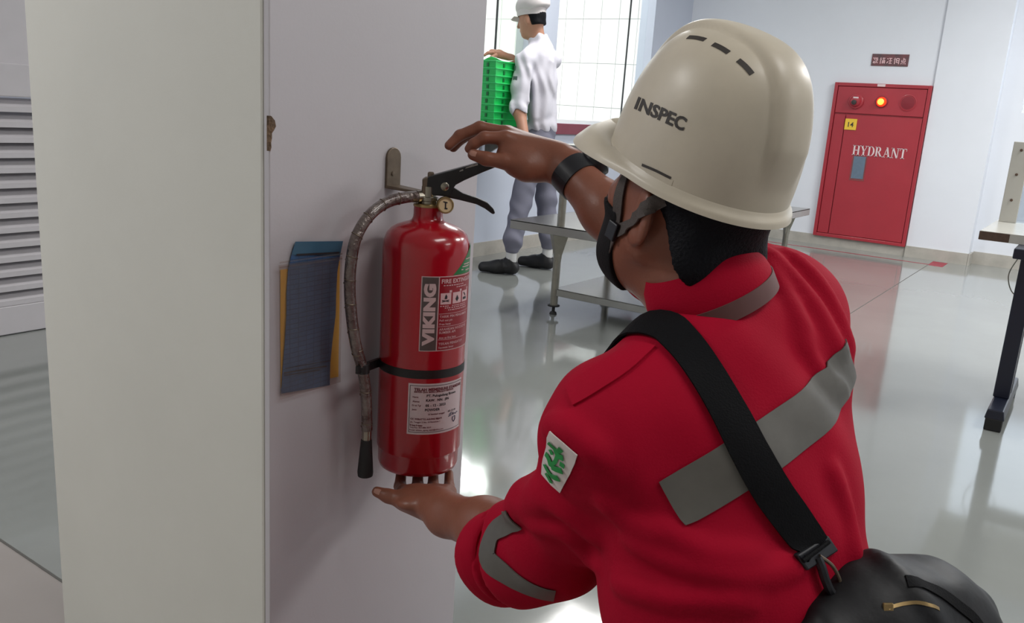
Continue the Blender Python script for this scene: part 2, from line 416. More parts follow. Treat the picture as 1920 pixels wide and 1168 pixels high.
lp = MB().lathe([(.052, 0), (.052, .012), (.046, .016)], (c[0], hy + .008, c[2]), 28, (0, -1, 0)).build('lamp_base', 'hydrant_dark', hd, True)
MB().lathe([(.042, .008), (.042, .02), (.038, .036), (.030, .048)], (c[0], hy + .008, c[2]), 28, (0, -1, 0)).build('lamp_lens', 'lens_red', lp, True)
MB().lathe([(.029, .047), (.020, .056), (.008, .060)], (c[0], hy + .008, c[2]), 28, (0, -1, 0)).build('lamp_glow', 'lens_core', lp, True)
c = on_y(1702, 193, hy)
sp = MB().lathe([(.074, 0), (.074, .004), (.066, .006), (.064, .002)], (c[0], hy + .008, c[2]), 32, (0, -1, 0)).build('bell_grille', 'hydrant_red', hd, True)
for q in range(4):
    MB().lathe([(.056 - q * .013, .001), (.056 - q * .013, .0055 + q * .001), (.050 - q * .013, .0065 + q * .001)], (c[0], hy + .008, c[2]), 28, (0, -1, 0)).build('grille_ring', 'hydrant_dark', sp, True)
c = on_y(1653, 160, hy)
MB().box((c[0] - .035, hy - .006, c[2] - .012), (c[0] + .033, hy + .01, c[2] + .010)).build('catch', 'print_white', hd, bevel=.002)
# yellow number card
c = on_y(1595, 233, hy)
yc_ = MB().box((c[0] - .052, hy - .002, c[2] - .050), (c[0] + .052, hy + .007, c[2] + .050)).build('number_card', 'label_yellow', hd)
def flat_text(body, size, cx, cz, y, material, parent, bold=0.0, spacing=1.0, name='lettering', sx=1.0):
    pts, fs, w_, h_ = text2d(body, size, bold, spacing)
    m = MB(); m.add([(cx + (p[0] - w_ / 2) * sx, y, cz + p[1] - h_ / 2) for p in pts], fs)
    return m.build(name, material, parent)
flat_text('14', .062, c[0] + .002, c[2] - .002, hy - .0035, 'print_dark', yc_, .001)
# serif HYDRANT lettering, drawn from slabs and strokes
def serif_word(word, x0, z0, hgt, wid, y, material, parent):
    T, t, sf = .19, .07, .055          # thick, thin, serif height (in letter heights)
    def vbar(m, x, w0, z0=0, z1=1): m.append([(x, z0), (x + w0, z0), (x + w0, z1), (x, z1)])
    def slab(m, x, w0, z): m.append([(x, z), (x + w0, z), (x + w0, z + sf), (x, z + sf)])
    def arc(m, cx, cz, rx, rz, a0, a1, wx, wz, n=10):
        for k in range(n):
            p, q = [math.radians(a0 + (a1 - a0) * (k + j) / n) for j in (0, 1)]
            m.append([(cx + rx * math.cos(p), cz + rz * math.sin(p)), (cx + rx * math.cos(q), cz + rz * math.sin(q)),
                      (cx + (rx - wx) * math.cos(q), cz + (rz - wz) * math.sin(q)), (cx + (rx - wx) * math.cos(p), cz + (rz - wz) * math.sin(p))])
    def diag(m, xa, za, xb, zb, w0): m.append([(xa, za), (xa + w0, za), (xb + w0, zb), (xb, zb)])
    G = {}
    g = []; vbar(g, .1, T); vbar(g, .61, T); vbar(g, .25, .4, .46, .54); [slab(g, x, .38, z) for x in (0, .52) for z in (0, 1 - sf)]; G['H'] = (g, .9)
    g = []; vbar(g, .33, T, 0, .48); diag(g, .33, .44, .08, 1, T); diag(g, .44, .44, .72, 1, t); slab(g, .2, .45, 0); slab(g, 0, .36, 1 - sf); slab(g, .56, .3, 1 - sf); G['Y'] = (g, .86)
    g = []; vbar(g, .1, T); arc(g, .36, .5, .46, .5, -90, 90, T, sf); slab(g, 0, .4, 0); slab(g, 0, .4, 1 - sf); G['D'] = (g, .86)
    g = []; vbar(g, .1, T); arc(g, .36, .74, .32, .26, -90, 90, T, sf); slab(g, 0, .38, 0); slab(g, 0, .38, 1 - sf); slab(g, .26, .12, .48); diag(g, .66, 0, .32, .5, T); slab(g, .66, .26, 0); G['R'] = (g, .92)
    g = []; diag(g, .62, 0, .34, 1, T); diag(g, .10, 0, .38, .92, t); vbar(g, .22, .42, .3, .3 + sf); slab(g, 0, .3, 0); slab(g, .54, .36, 0); G['A'] = (g, .92)
    g = []; vbar(g, .12, t); vbar(g, .72, t); diag(g, .62, 0, .08, 1, T); slab(g, 0, .3, 0); slab(g, .6, .32, 1 - sf); slab(g, 0, .2, 1 - sf); G['N'] = (g, .94)
    g = []; vbar(g, .3, T); slab(g, .18, .43, 0); slab(g, 0, .8, 1 - sf); vbar(g, 0, .05, .74, 1); vbar(g, .75, .05, .74, 1); G['T'] = (g, .82)
    tot = sum(G[c_][1] for c_ in word); k = wid / tot; x = x0
    for c_ in word:
        m = MB(); g, adv = G[c_]
        for poly in g:
            n0 = len(m.v); m.add([(x + p[0] * k, y, z0 + p[1] * hgt) for p in poly], [(0, 1, 2, 3)])
        m.build('letter', material, parent); x += adv * k
a, b = on_y(1599, 276, hy), on_y(1699, 294, hy)
serif_word('HYDRANT', a[0], (a[2] + b[2]) / 2 - .045, .090, b[0] - a[0], hy + .0035, 'print_white', dr)
c = on_y(1609, 315, hy)
pk = MB().box((c[0] - .066, hy - .001, c[2] - .118), (c[0] + .066, hy + .005, c[2] + .112)).build('document_pocket', 'sleeve_clear', hd)
MB().box((c[0] - .052, hy + .0005, c[2] - .098), (c[0] + .054, hy + .003, c[2] + .106)).build('inspection_card', 'paper_blue', pk)
# dark sign with five worn pale characters above the cabinet
a, b = on_y(1636.5, 101, YB), on_y(1702, 125, YB)
sg = thing('wall_sign', ((a[0] + b[0]) / 2, YB, b[2]), 'small dark sign with five worn pink characters above the hydrant cabinet', 'sign')
MB().box((a[0], YB - .008, b[2]), (b[0], YB, a[2])).build('plate', 'sign_dark', sg, bevel=.001)
gw = (b[0] - a[0]) / 5.3; gh = (a[2] - b[2]) * .52; gz = (a[2] + b[2]) / 2 - .006
GL = [[(0, .9, .9, .9), (.3, 0, .3, 1), (.05, .1, .35, .6), (.5, .1, .9, .7), (.9, .1, .5, .5), (.5, .72, .9, .72)],
      [(.15, 0, .15, 1), (0, .7, .35, .7), (.45, .9, .95, .9), (.5, .05, .5, .6), (.9, .05, .9, .6), (.5, .6, .9, .6), (.7, .1, .7, .9)],
      [(.1, .9, .25, .75), (.05, .1, .25, .4), (.4, .9, .95, .9), (.4, .5, .95, .5), (.65, .1, .65, .9), (.4, .1, .95, .1)],
      [(.2, 0, .2, 1), (0, .75, .4, .75), (.5, .9, .95, .9), (.5, .2, .5, .9), (.95, 0, .95, .9), (.5, .55, .95, .55), (.5, .25, .95, .25)],
      [(.5, .5, .5, 1), (.5, .8, .85, .8), (.2, .35, .8, .35), (.2, .35, .2, .65), (.8, .35, .8, .65), (.1, 0, .2, .18), (.5, 0, .5, .18), (.9, 0, .78, .18)]]
for i, g in enumerate(GL):
    m = MB(); x0 = a[0] + gw * .2 + i * gw
    for (xa, za, xb, zb) in g:
        p, q = np.array([x0 + xa * gw * .8, gz - gh / 2 + za * gh]), np.array([x0 + xb * gw * .8, gz - gh / 2 + zb * gh])
        dd = (q - p) / max(1e-6, np.linalg.norm(q - p)); nn = np.array([-dd[1], dd[0]]) * .0034
        m.add([(p[0] - nn[0], YB - .0086, p[1] - nn[1]), (q[0] - nn[0], YB - .0086, q[1] - nn[1]), (q[0] + nn[0], YB - .0086, q[1] + nn[1]), (p[0] + nn[0], YB - .0086, p[1] + nn[1])], [(0, 1, 2, 3)])
    m.build('character', 'sign_glyph', sg)

# ------------------------------------------------------------------ stainless work tables
def steel_table(name, x0, x1, y0, y1, ztop, label, legs, overshelf=None, shelf=True):
    t = thing(name, ((x0 + x1) / 2, (y0 + y1) / 2, 0), label, 'table')
    m = MB().box((x0, y0, ztop - .008), (x1, y1, ztop)).box((x0, y0, ztop - .05), (x1, y0 + .004, ztop)).box((x0, y1 - .004, ztop - .05), (x1, y1, ztop))
    m.box((x0, y0, ztop - .05), (x0 + .004, y1, ztop)).box((x1 - .004, y0, ztop - .05), (x1, y1, ztop))
    m.build('tabletop', 'steel', t, bevel=.003)
    for lx, ly in legs:
        lg = MB().tube([(lx, ly, .045), (lx, ly, ztop - .01)], .0215, 16).build('leg', 'steel_dull', t, True)
        MB().tube([(lx, ly, .012), (lx, ly, .05)], .009, 10).lathe([(.034, .046), (.034, .052)], (lx, ly, 0), 16).lathe([(.021, 0), (.019, .010), (.012, .016)], (lx, ly, 0), 16).build('foot', 'rubber', lg, True)
        MB().lathe([(.024, ztop - .20), (.028, ztop - .16), (.060, ztop - .05)], (lx, ly, 0), 4).build('gusset', 'steel_dull', lg)
    if shelf:
        a, b = min(l[0] for l in legs), max(l[0] for l in legs); c, e = min(l[1] for l in legs), max(l[1] for l in legs)
        m = MB().box((a, c - .015, .142), (b, e + .015, .148)).box((a + .02, c - .015, .108), (b - .02, c - .011, .148)).box((a + .02, e + .011, .108), (b - .02, e + .015, .148))
        m.build('shelf', 'steel', t, bevel=.002)
    if overshelf:
        z, ya = overshelf; px = [legs[0][0], legs[0][0] + .80]
        for x in px: MB().tube([(x, ya, ztop), (x, ya, z)], .0215, 16).build('post', 'steel_dull', t, True)
        MB().box((px[0] + .02, ya - .16, z), (px[1] + .03, ya + .16, z + .028)).build('overshelf', 'steel', t, bevel=.003)
        for x in px[:1]: MB().box((x + .11, ya - .05, z - .042), (x + .17, ya + .01, z)).build('bracket', 'steel_dull', t, bevel=.002)
    return t
tc = on_z(957, 411, .495); tb = on_z(1040, 398, .495); lg0 = on_z(1032, 590, 0)
TX0, TY0 = tc[0], tc[1]
steel_table('steel_work_table', TX0, TX0 + 1.18, TY0, TY0 + .72, .495, 'low stainless table with an overshelf behind the inspector, near the worker',
            [(lg0[0], TY0 + .05), (lg0[0] + .80, TY0 + .05), (lg0[0], TY0 + .66), (lg0[0] + .80, TY0 + .66)], (.905, TY0 + .06))
e0 = on_z(1519, 391, .495); e1 = on_z(1487, 398, .495)
steel_table('steel_work_table', e0[0] - .95, e0[0], e0[1] - .75, e0[1], .495, 'further stainless table whose end shows right of the helmet',
            [(e0[0] - .12, e0[1] - .62), (e0[0] - .83, e0[1] - .62), (e0[0] - .12, e0[1] - .12), (e0[0] - .83, e0[1] - .12)])

# ------------------------------------------------------------------ laminate table at the right edge
rz = .745
rc = on_z(1838, 432, rz)
rx0, ry0 = rc[0], rc[1]
rt = thing('laminate_table', (rx0 + .7, ry0 + .3, 0), 'grey laminate table on dark blue metal legs at the right edge', 'table')
MB().box((rx0, ry0, rz - .036), (rx0 + 1.5, ry0 + .66, rz)).build('tabletop', 'table_top', rt, bevel=.001)
MB().box((rx0 - .0015, ry0 - .0015, rz - .035), (rx0 + .105, ry0 + .005, rz - .002)).build('bare_edge', 'chipboard', rt)
f0 = on_z(1852, 808, 0)
for k, lx in enumerate((f0[0] + .012, f0[0] + 1.05)):
    fa, fb = f0[1] + .01, f0[1] + .62
    lg = MB().hexa([(lx - .035, fa, .045), (lx + .035, fa, .045), (lx + .035, fb, .045), (lx - .035, fb, .045),
                    (lx - .028, fa, .085), (lx + .028, fa, .085), (lx + .028, fb, .085), (lx - .028, fb, .085)]).build('leg', 'navy_metal', rt, bevel=.005)
    MB().box((lx - .032, fa + .20, .085), (lx + .026, fa + .25, rz - .036)).box((lx - .026, fa + .30, .085), (lx + .026, fa + .35, rz - .036)).build('column', 'navy_metal', lg, bevel=.004)
    MB().box((lx - .05, fa + .02, rz - .075), (lx + .05, fb - .05, rz - .036)).build('top_rail', 'navy_metal', lg, bevel=.004)
    for fy in (fa - .002, fb - .05): MB().box((lx - .03, fy, 0), (lx + .03, fy + .05, .05)).build('foot', 'rubber', lg, bevel=.004)
MB().box((f0[0] + .04, f0[1] + .24, .40), (f0[0] + 1.03, f0[1] + .28, .46)).build('cross_rail', 'navy_metal', rt, bevel=.004)
# clear upright screen on the table
a = on_z(1872, 415, rz); 
st = thing('acrylic_screen', (a[0] + .3, a[1] + .02, rz), 'clear screen in a pale frame standing on the laminate table', 'screen')
b = on_y(1912, 266, a[1])
MB().box((a[0], a[1], rz), (a[0] + .068, a[1] + .02, b[2])).build('frame_post', 'table_top', st, bevel=.002)
MB().box((a[0] + .64, a[1], rz), (a[0] + .708, a[1] + .02, b[2])).build('frame_post', 'table_top', st, bevel=.002)
MB().box((a[0] + .068, a[1] + .007, rz + .002), (a[0] + .64, a[1] + .013, b[2])).build('pane', 'acrylic', st)
for q in (.28, .60, .9): MB().lathe([(.006, 0), (.006, .004), (.004, .005)], (a[0] + .034, a[1], rz + (b[2] - rz) * q), 10, (0, -1, 0)).build('screw', 'chipboard', st)
# thin cable hanging below the table top
p = [(rx0 + .16, ry0 + .40, rz - .040), (rx0 + .13, ry0 + .41, rz - .12), (rx0 + .10, ry0 + .42, rz - .22), (rx0 + .14, ry0 + .43, rz - .30), (rx0 + .22, ry0 + .42, rz - .25), (rx0 + .24, ry0 + .41, rz - .09), (rx0 + .24, ry0 + .41, rz - .060)]
tag(MB().tube(bez(p, 6), .0025, 6).build('hanging_cable', 'steel_dull', None, True), 'thin grey cable looping below the laminate table top', 'cable')
# ------------------------------------------------------------------ fire extinguisher on the pillar
mat('ext_red', (164, 13, 30), .22, var=.02, spec=.5, coat=.4, coatr=.08)
mat('label_red', (140, 20, 34), .35)
mat('label_grey', (82, 72, 70), .4)
mat('label_rim', (196, 170, 170), .4)
mat('label_white', (206, 190, 192), .4, var=.03, vscale=30)
mat('label_green', (10, 110, 52), .35)
mat('ink_maroon', (108, 36, 48), .5)
mat('ink_black', (36, 32, 36), .5)
mat('ink_blue', (60, 70, 96), .5)
mat('pale_print', (208, 172, 174), .45)
mat('brass', (168, 142, 98), .3, metal=.85, var=.12, vscale=40)
mat('chrome', (150, 144, 132), .25, metal=.95)
mat('lever_black', (22, 22, 24), .38, rgb2=(30, 30, 32), vscale=60)
mat('scuffed', (150, 146, 140), .6)
mat('bracket_bronze', (112, 98, 84), .42, metal=.6, var=.22, vscale=50)
mat('strap_black', (22, 21, 22), .5)
mat('hose_wrap', (126, 116, 110), .2, metal=.5, rgb2=(76, 52, 50), vscale=46, spec=.7, coat=.7, coatr=.12, bump=.5, bscale=120)
mat('dial', (214, 190, 150), .4)
mat('crate_rim_lit', (52, 208, 114), .35, spec=.5)  # tub green lightened: light caught on the rim edges, put into the colour
mat('paper_yellow', (222, 172, 40), .5, var=.05)

def N(x, y, z): return np.array([x * S, y * S, 1.10 - (1.03 - z) * S])
AX = np.array([-1.0, 1.19]); D0 = -AX / np.linalg.norm(AX); RT = np.array([-D0[1], D0[0]])
def CY(phi, z, r=.08):
    a = math.radians(phi); q = AX + r * (math.cos(a) * D0 + math.sin(a) * RT); return N(q[0], q[1], z)
base = N(AX[0], AX[1], .345)
ex = thing('fire_extinguisher', base, 'red dry powder fire extinguisher hung on the pillar, held by the inspector', 'fire extinguisher')
def prof(l): return [(r * S, z * S) for r, z in l]
c0 = N(AX[0], AX[1], 0)
cyl_o = MB().lathe(prof([(.03, .352), (.068, .347), (.0745, .350), (.077, .358), (.0775, .384), (.0792, .387), (.080, .390), (.080, .60), (.080, .764), (.0795, .774), (.0775, .786), (.0735, .796), (.0665, .804),
      (.057, .810), (.046, .8145), (.036, .8175), (.030, .8205), (.0272, .826), (.0265, .833), (.0265, .846)]), c0, 72).build('cylinder', 'ext_red', ex, True, angle=60)
MB().lathe(prof([(.0275, .846), (.0275, .8495), (.025, .851)]), c0, 32).build('neck_ring', 'brass', ex, True)
vb = MB().lathe(prof([(.016, .850), (.016, .856), (.0175, .857), (.0175, .863), (.0135, .864), (.0135, .882)]), c0, 24).build('valve_body', 'chrome', ex, True)
# hose port
LD = np.array([.75, .66, 0]); LD /= np.linalg.norm(LD); LW = np.array([-LD[1], LD[0], 0])
def LP(s, w, z):      # lever plane: s along the handle, w across, z up (measured units)
    q = np.array([AX[0], AX[1]]) + LD[:2] * s + LW[:2] * w; return N(q[0], q[1], z)
def lever(poly, hw, name, material, parent):
    m = MB(); n = len(poly)
    m.add([LP(p[0], -hw, p[1]) for p in poly] + [LP(p[0], hw, p[1]) for p in poly],
          [tuple(range(n))[::-1], tuple(range(n, 2 * n))] + [(i, (i + 1) % n, (i + 1) % n + n, i + n) for i in range(n)])
    return m.build(name, material, parent, bevel=.0018)
up = lever([(-.006, .868), (-.004, .899), (.006, .903), (.094, .932), (.120, .940), (.127, .938), (.127, .928), (.094, .913), (.062, .897), (.047, .888), (.042, .880), (.040, .866)], .0125, 'carry_handle', 'lever_black', ex)
lever([(.016, .886), (.044, .883), (.060, .874), (.088, .866), (.106, .859), (.118, .848), (.1215, .841), (.1185, .838), (.114, .840), (.102, .848), (.086, .855), (.055, .861), (.030, .865), (.014, .870)], .0095, 'squeeze_lever', 'lever_black', ex)
MB().lathe([(.0075 * S, 0), (.0075 * S, .004 * S), (.005 * S, .0055 * S)], LP(.0275, -.0125, .8845), 20, -LW).build('rivet', 'chrome', up, True)
lever([(-.012, .868), (-.013, .894), (-.006, .899), (.0, .897), (.0, .868)], .0115, 'rear_plate', 'bracket_bronze', ex)
MB().lathe([(.006 * S, 0), (.006 * S, .008 * S), (.004 * S, .010 * S)], LP(.002, 0, .898), 14).build('pin_head', 'bracket_bronze', up, True)
for s, w, z, l in ((.062, -.0128, .918, .016), (.074, -.0128, .922, .011), (.052, -.0128, .912, .007)):
    MB().add([LP(s, w - .0004, z), LP(s + l, w - .0004, z + l * .32), LP(s + l * .9, w - .0004, z + l * .32 + .003), LP(s + .1 * l, w - .0004, z + .0022)], [(0, 1, 2, 3)]).build('scuff', 'scuffed', up)
# gauge
gq = AX + D0 * .034 + RT * .028; gc = N(gq[0] - D0[0] * .018, gq[1] - D0[1] * .018, .8525); gd = np.array([D0[0] + .12 * RT[0], D0[1] + .12 * RT[1], .05]); gd /= np.linalg.norm(gd)
gg = MB().lathe(prof([(.009, -.012), (.009, 0), (.0145, .002), (.0150, .006), (.0150, .019), (.0140, .0205), (.0122, .0205), (.0120, .0188)]), gc, 32, gd).build('pressure_gauge', 'brass', ex, True)
MB().lathe(prof([(.0121, .0185), (.0121, .0189)]), gc, 28, gd).build('dial', 'dial', gg)
gs, gt = frame_of(gd, (0, 0, 1)); go = V(gc) + V(gd) * (.0193 * S)
m = MB()
for poly in ([(-.0012, -.006), (.0012, -.006), (.0016, .005), (-.0010, .005)], [(-.0035, .0035), (.0045, .0050), (.0045, .0072), (-.003, .0058)], [(-.0035, -.0072), (.0018, -.0072), (.0018, -.0045), (-.0035, -.0045)]):
    m.add([go + gs * (p[0] * S) + gt * (p[1] * S) for p in poly], [(0, 1, 2, 3)])
m.build('needle', 'ink_black', gg)
# hose
def HS(px, py, xo=-1.03):
    d = ray(px, py); X = xo * S; return CAM + d * (X / d[0])
hp = [LP(-.012, .004, .862)] + [HS(*q) for q in ((762, 370, -1.015), (725, 380, -1.03), (692, 405, -1.035), (668, 445, -1.04), (658, 495, -1.04), (656, 545, -1.04), (660, 600, -1.035), (668, 650, -1.03), (679, 690, -1.03), (686, 740, -1.03), (688, 806, -1.03))]
hs = bez(hp, 7)
ho = MB().tube(hs, .0102 * S, 16).build('hose', 'hose_wrap', ex, True)
# spiral wrap lines proud of the hose
for k in range(9, len(hs) - 2, 6):
    p, q = V(hs[k]), V(hs[k + 1]); dd = (q - p).normalized(); s_, t_ = frame_of(dd)
    MB().tube([p + (s_ * math.cos(a) + t_ * math.sin(a)) * (.0103 * S) + dd * (a * .0011) for a in np.linspace(-.4, 5.9, 18)], .0009, 5).build('wrap_ridge', 'bracket_bronze', ho, True)
MB().tube([LP(-.006, .002, .863), hs[3]], .0118 * S, 18).build('ferrule', 'chrome', ho, True)
MB().tube([HS(688, 800), HS(687, 826)], .0088 * S, 18).build('ferrule', 'chrome', ho, True)
MB().tube([HS(687, 824), HS(686.5, 838), HS(685, 884), HS(685, 891)], [.0100 * S, .0112 * S, .0148 * S, .0140 * S], 20).build('nozzle', 'rubber', ho, True)
# strap round the cylinder with the hose clip
rows = []
for phi in np.linspace(-180, 180, 73): rows.append([CY(phi, .5435, .0806), CY(phi, .5595, .0806)])
st_ = MB().slab(rows, .0022).build('strap', 'strap_black', ex, True, angle=50)
cp = HS(680, 690)
MB().tube([cp + np.array([0, 0, -.008]), cp + np.array([0, 0, .008])], .0125 * S, 20).build('hose_clip', 'strap_black', st_, True, bevel=.001)
pa, pb = cp, CY(-82, .5515, .080)
dd = (pb - pa); MB().obox((pa + pb) / 2, dd, np.cross(dd, (0, 0, 1)), (0, 0, 1), np.linalg.norm(dd) / 2, .003, .0075).build('strap_link', 'strap_black', st_, bevel=.001)
dn = dd / np.linalg.norm(dd); MB().obox(pa - dn * .014, dn, np.cross(dn, (0, 0, 1)), (0, 0, 1), .008, .0022, .0065).build('strap_tail', 'strap_black', st_, bevel=.001)
# labels
def label(phi0, phi1, z0, z1, r, material, name, parent, n=24):
    return MB().grid([[CY(phi0 + (phi1 - phi0) * k / n, z, r) for k in range(n + 1)] for z in (z0, (z0 + z1) / 2, z1)]).build(name, material, parent, True)
def cyl_text(body, size, phi, z, r, material, parent, bold=0.0, spacing=1.0, rot=False, width=None, name='lettering', slant=0.0, kx=1.0):
    pts, fs, w_, h_ = text2d(body, size, bold, spacing, .0045)
    k = (width / w_) if width else kx
    q = []
    for x, y in pts:
        u, v = x * k, y
        if rot: u, v = -y, x * k
        q.append(CY(phi + math.degrees(u / .08), z + v + slant * u, r))
    return MB().add(q, fs).build(name, material, parent)
def cyl_rect(phi, z, w_, h_, r, material, parent, name):
    n = max(1, int(w_ / .004)); dp = math.degrees(w_ / .08)
    return MB().grid([[CY(phi + dp * k / n, zz, r) for k in range(n + 1)] for zz in (z, z + h_)]).build(name, material, parent)
lb = label(-4.8, 100, .5955, .7325, .0803, 'label_rim', 'brand_label', ex, 40)
label(-3.6, 17.2, .597, .731, .08045, 'label_grey', 'brand_panel', lb)
label(18.6, 99, .597, .731, .08045, 'label_red', 'text_panel', lb, 30)
cyl_text('VIKING', .0265, 14.4, .6055, .0808, 'label_rim', lb, .0017, 1.06, True, .114)
cyl_text('FIRE EXTINGUISHER', .0105, 21, .7195, .0808, 'pale_print', lb, .0003, 1.05)
for ph, z, n_, l_ in ((24, .7150, 9, .0042), (44, .7108, 6, .004), (20.5, .6775, 4, .0034), (38, .6775, 8, .0038), (27, .6740, 3, .003), (37, .6740, 8, .0042), (32, .6700, 3, .0028), (40, .6700, 8, .004)):
    for q in range(n_): cyl_rect(ph + q * math.degrees((l_ + .0012) / .08), z, l_ * (.8 + .2 * ((q * 7) % 3) / 2), .0017, .0808, 'pale_print', lb, 'small_print')
for i, ph in enumerate((20.5, 38.5, 56.5)):
    pg = cyl_rect(ph, .6815, .0215, .0205, .0806, 'pale_print', lb, 'pictogram')
    cyl_rect(ph + 12.5, .7025, .0052, .0042, .0806, 'pale_print', pg, 'pictogram_tab')
    m = MB()
    shapes = [[[(.003, .004), (.017, .007), (.017, .0085), (.003, .0055)], [(.003, .007), (.017, .004), (.017, .0055), (.003, .0085)], [(.008, .010), (.0125, .010), (.013, .014), (.0105, .019), (.0085, .0145)]],
              [[(.0105, .003), (.0145, .0085), (.0105, .0155), (.0065, .0085)]],
              [[(.003, .004), (.015, .004), (.014, .009), (.003, .0085)], [(.010, .010), (.0125, .0115), (.006, .018), (.004, .017)]]][i]
    for poly in shapes: m.add([CY(ph + math.degrees(p[0] / .08), .6815 + p[1], .0811) for p in poly], [tuple(range(len(poly)))])
    m.build('symbol', 'ink_black', pg)
for z in (.6640, .6405, .6160): cyl_rect(19.5, z, .10, .0007, .0808, 'pale_print', lb, 'rule')
for body, z, h_, ph in (('TARIK PIN PENGAMAN', .6570, .0062, 20.5), ('Pull out pin', .6492, .0052, 20.5), ('Free hose', .6435, .0052, 20.5), ('ARAHKAN NOZZLE KE', .6335, .0062, 20.5), ('SUMBER API', .6275, .0062, 20.5),
                      ('Aim at fire base', .6180, .0052, 20.5), ('TEKAN PENGATUP', .6065, .0062, 20.5), ('Squeeze lever', .5990, .0052, 20.5)):
    cyl_text(body, h_, ph, z, .0808, 'pale_print', lb, .0001, 1.1)
gl = MB()
poly = [(37.5, .7335), (80, .7845), (92, .7845), (92, .7335)]
n = 14; rows = []
for k in range(n + 1):
    ph = 37.5 + (92 - 37.5) * k / n; rows.append([CY(ph, .7335, .0803), CY(ph, .7335 + min(1, (ph - 37.5) / 42.5) * .051, .0803)])
gl.grid(rows); g_ = gl.build('green_label', 'label_green', ex, True)
for ph, z, l_ in ((62, .7385, .020), (54, .7455, .028), (57, .7500, .026), (62, .7585, .022), (52, .7405, .006)):
    cyl_rect(ph, z, l_, .0018, .0808, 'pale_print', g_, 'small_print')
wl_ = label(-16.2, 68, .4365, .5345, .0803, 'label_white', 'service_label', ex, 36)
for z in (.4405, .5300): cyl_rect(-14, z, .1125, .0009, .0807, 'ink_black', wl_, 'border_line')
for ph in (-14, 66): cyl_rect(ph, .4405, .0009, .0899, .0807, 'ink_black', wl_, 'border_line')
for body, h_, ph, z, mt, bd in (('TELAH MEMENUHI STANDAR', .0074, -8.5, .5205, 'ink_maroon', .00035), ('SERVICE / JUAL SEGALA JENIS ALAT PEMADAM', .0036, -8.5, .5165, 'ink_maroon', .0002),
        ('Nama', .0042, -10, .5075, 'ink_maroon', .0001), ('Alamat', .0042, -10, .4990, 'ink_maroon', .0001), ('Di isi Tgl', .0042, -10.5, .4905, 'ink_maroon', .0001), ('Jenis', .0042, -10.5, .4825, 'ink_maroon', .0001),
        ('PT. Pulogadung Brown', .0064, 8, .5078, 'ink_black', .0002), ('KAW.  NN.  JIN', .0064, 7.5, .4990, 'ink_black', .0002), ('05 - 12 - 2023', .0064, 7, .4905, 'ink_black', .0002), ('POWDER', .0064, 6.5, .4820, 'ink_black', .0002),
        ('isi kembali tanggal', .0042, 11, .4735, 'ink_maroon', .0001), ('05-12-24', .0052, 40, .4750, 'ink_black', .0001),
        ('CV. WIRATTO AGUNG SEJATI', .0042, -12, .4640, 'ink_maroon', .0002), ('Jln. Tenggiri 2 No. 10 Perumnas 1', .0038, -12, .4585, 'ink_maroon', .0001), ('Bekasi Selatan', .0038, -12.3, .4530, 'ink_maroon', .0002),
        ('Telp/Fax. 021-886 3217', .0038, -12.3, .4480, 'ink_maroon', .0001), ('E-mail: wiratto_agung_sejati@yahoo.com', .0036, -12.5, .4430, 'ink_maroon', .0001)):
    cyl_text(body, h_, ph, z, .0808, mt, wl_, bd, 1.06)
sgn = [(42, .4700), (47, .4735), (44, .4690), (41, .4660), (45, .4670), (50, .4720), (49, .4670), (53, .4700), (55, .4672), (58, .4705), (60, .469)]
MB().tube([CY(p, z, .0808) for p, z in sgn], .0005, 5).build('signature', 'ink_blue', wl_)
MB().tube([CY(p, z, .0808) for p, z in ((49, .4630), (54, .4640), (54.5, .4575), (51.5, .4530), (48.7, .4575), (49, .4630))], .0007, 5).build('stamp', 'ink_blue', wl_)

# wall bracket the extinguisher hangs on
XG = PX1
b0, b1 = on_x(731, 276, XG), on_x(734, 352, XG)
bk = thing('wall_hook', (XG, b1[1], b1[2]), 'worn bronze metal hook screwed to the pillar above the extinguisher', 'hook')
wy = .0165; poly = [(b1[1] - wy, b1[2]), (b1[1] + wy, b1[2])]
for k in range(9):
    a = math.pi * k / 8; poly.append((b1[1] + wy * math.cos(a), b0[2] - wy + wy * math.sin(a)))
MB().prism([(p[0], p[1]) for p in poly], (XG, 0, 0), (0, 1, 0), (0, 0, 1), .0045).build('plate', 'bracket_bronze', bk, bevel=.001)
hx = N(AX[0], AX[1], .862)
MB().hexa([(XG, b1[1] - wy, b1[2]), (hx[0] - .02, hx[1] - .009, hx[2] + .004), (hx[0] - .02, hx[1] + .013, hx[2] + .004), (XG, b1[1] + wy, b1[2]),
           (XG, b1[1] - wy, b1[2] + .005), (hx[0] - .02, hx[1] - .009, hx[2] + .0085), (hx[0] - .02, hx[1] + .013, hx[2] + .0085), (XG, b1[1] + wy, b1[2] + .005)]).build('arm', 'bracket_bronze', bk, bevel=.001)
c = on_x(733, 325, XG); MB().lathe([(.004, .0045), (.0035, .0062), (.001, .0066)], (XG, c[1], c[2]), 14, (1, 0, 0)).build('screw', 'bracket_bronze', bk, True)

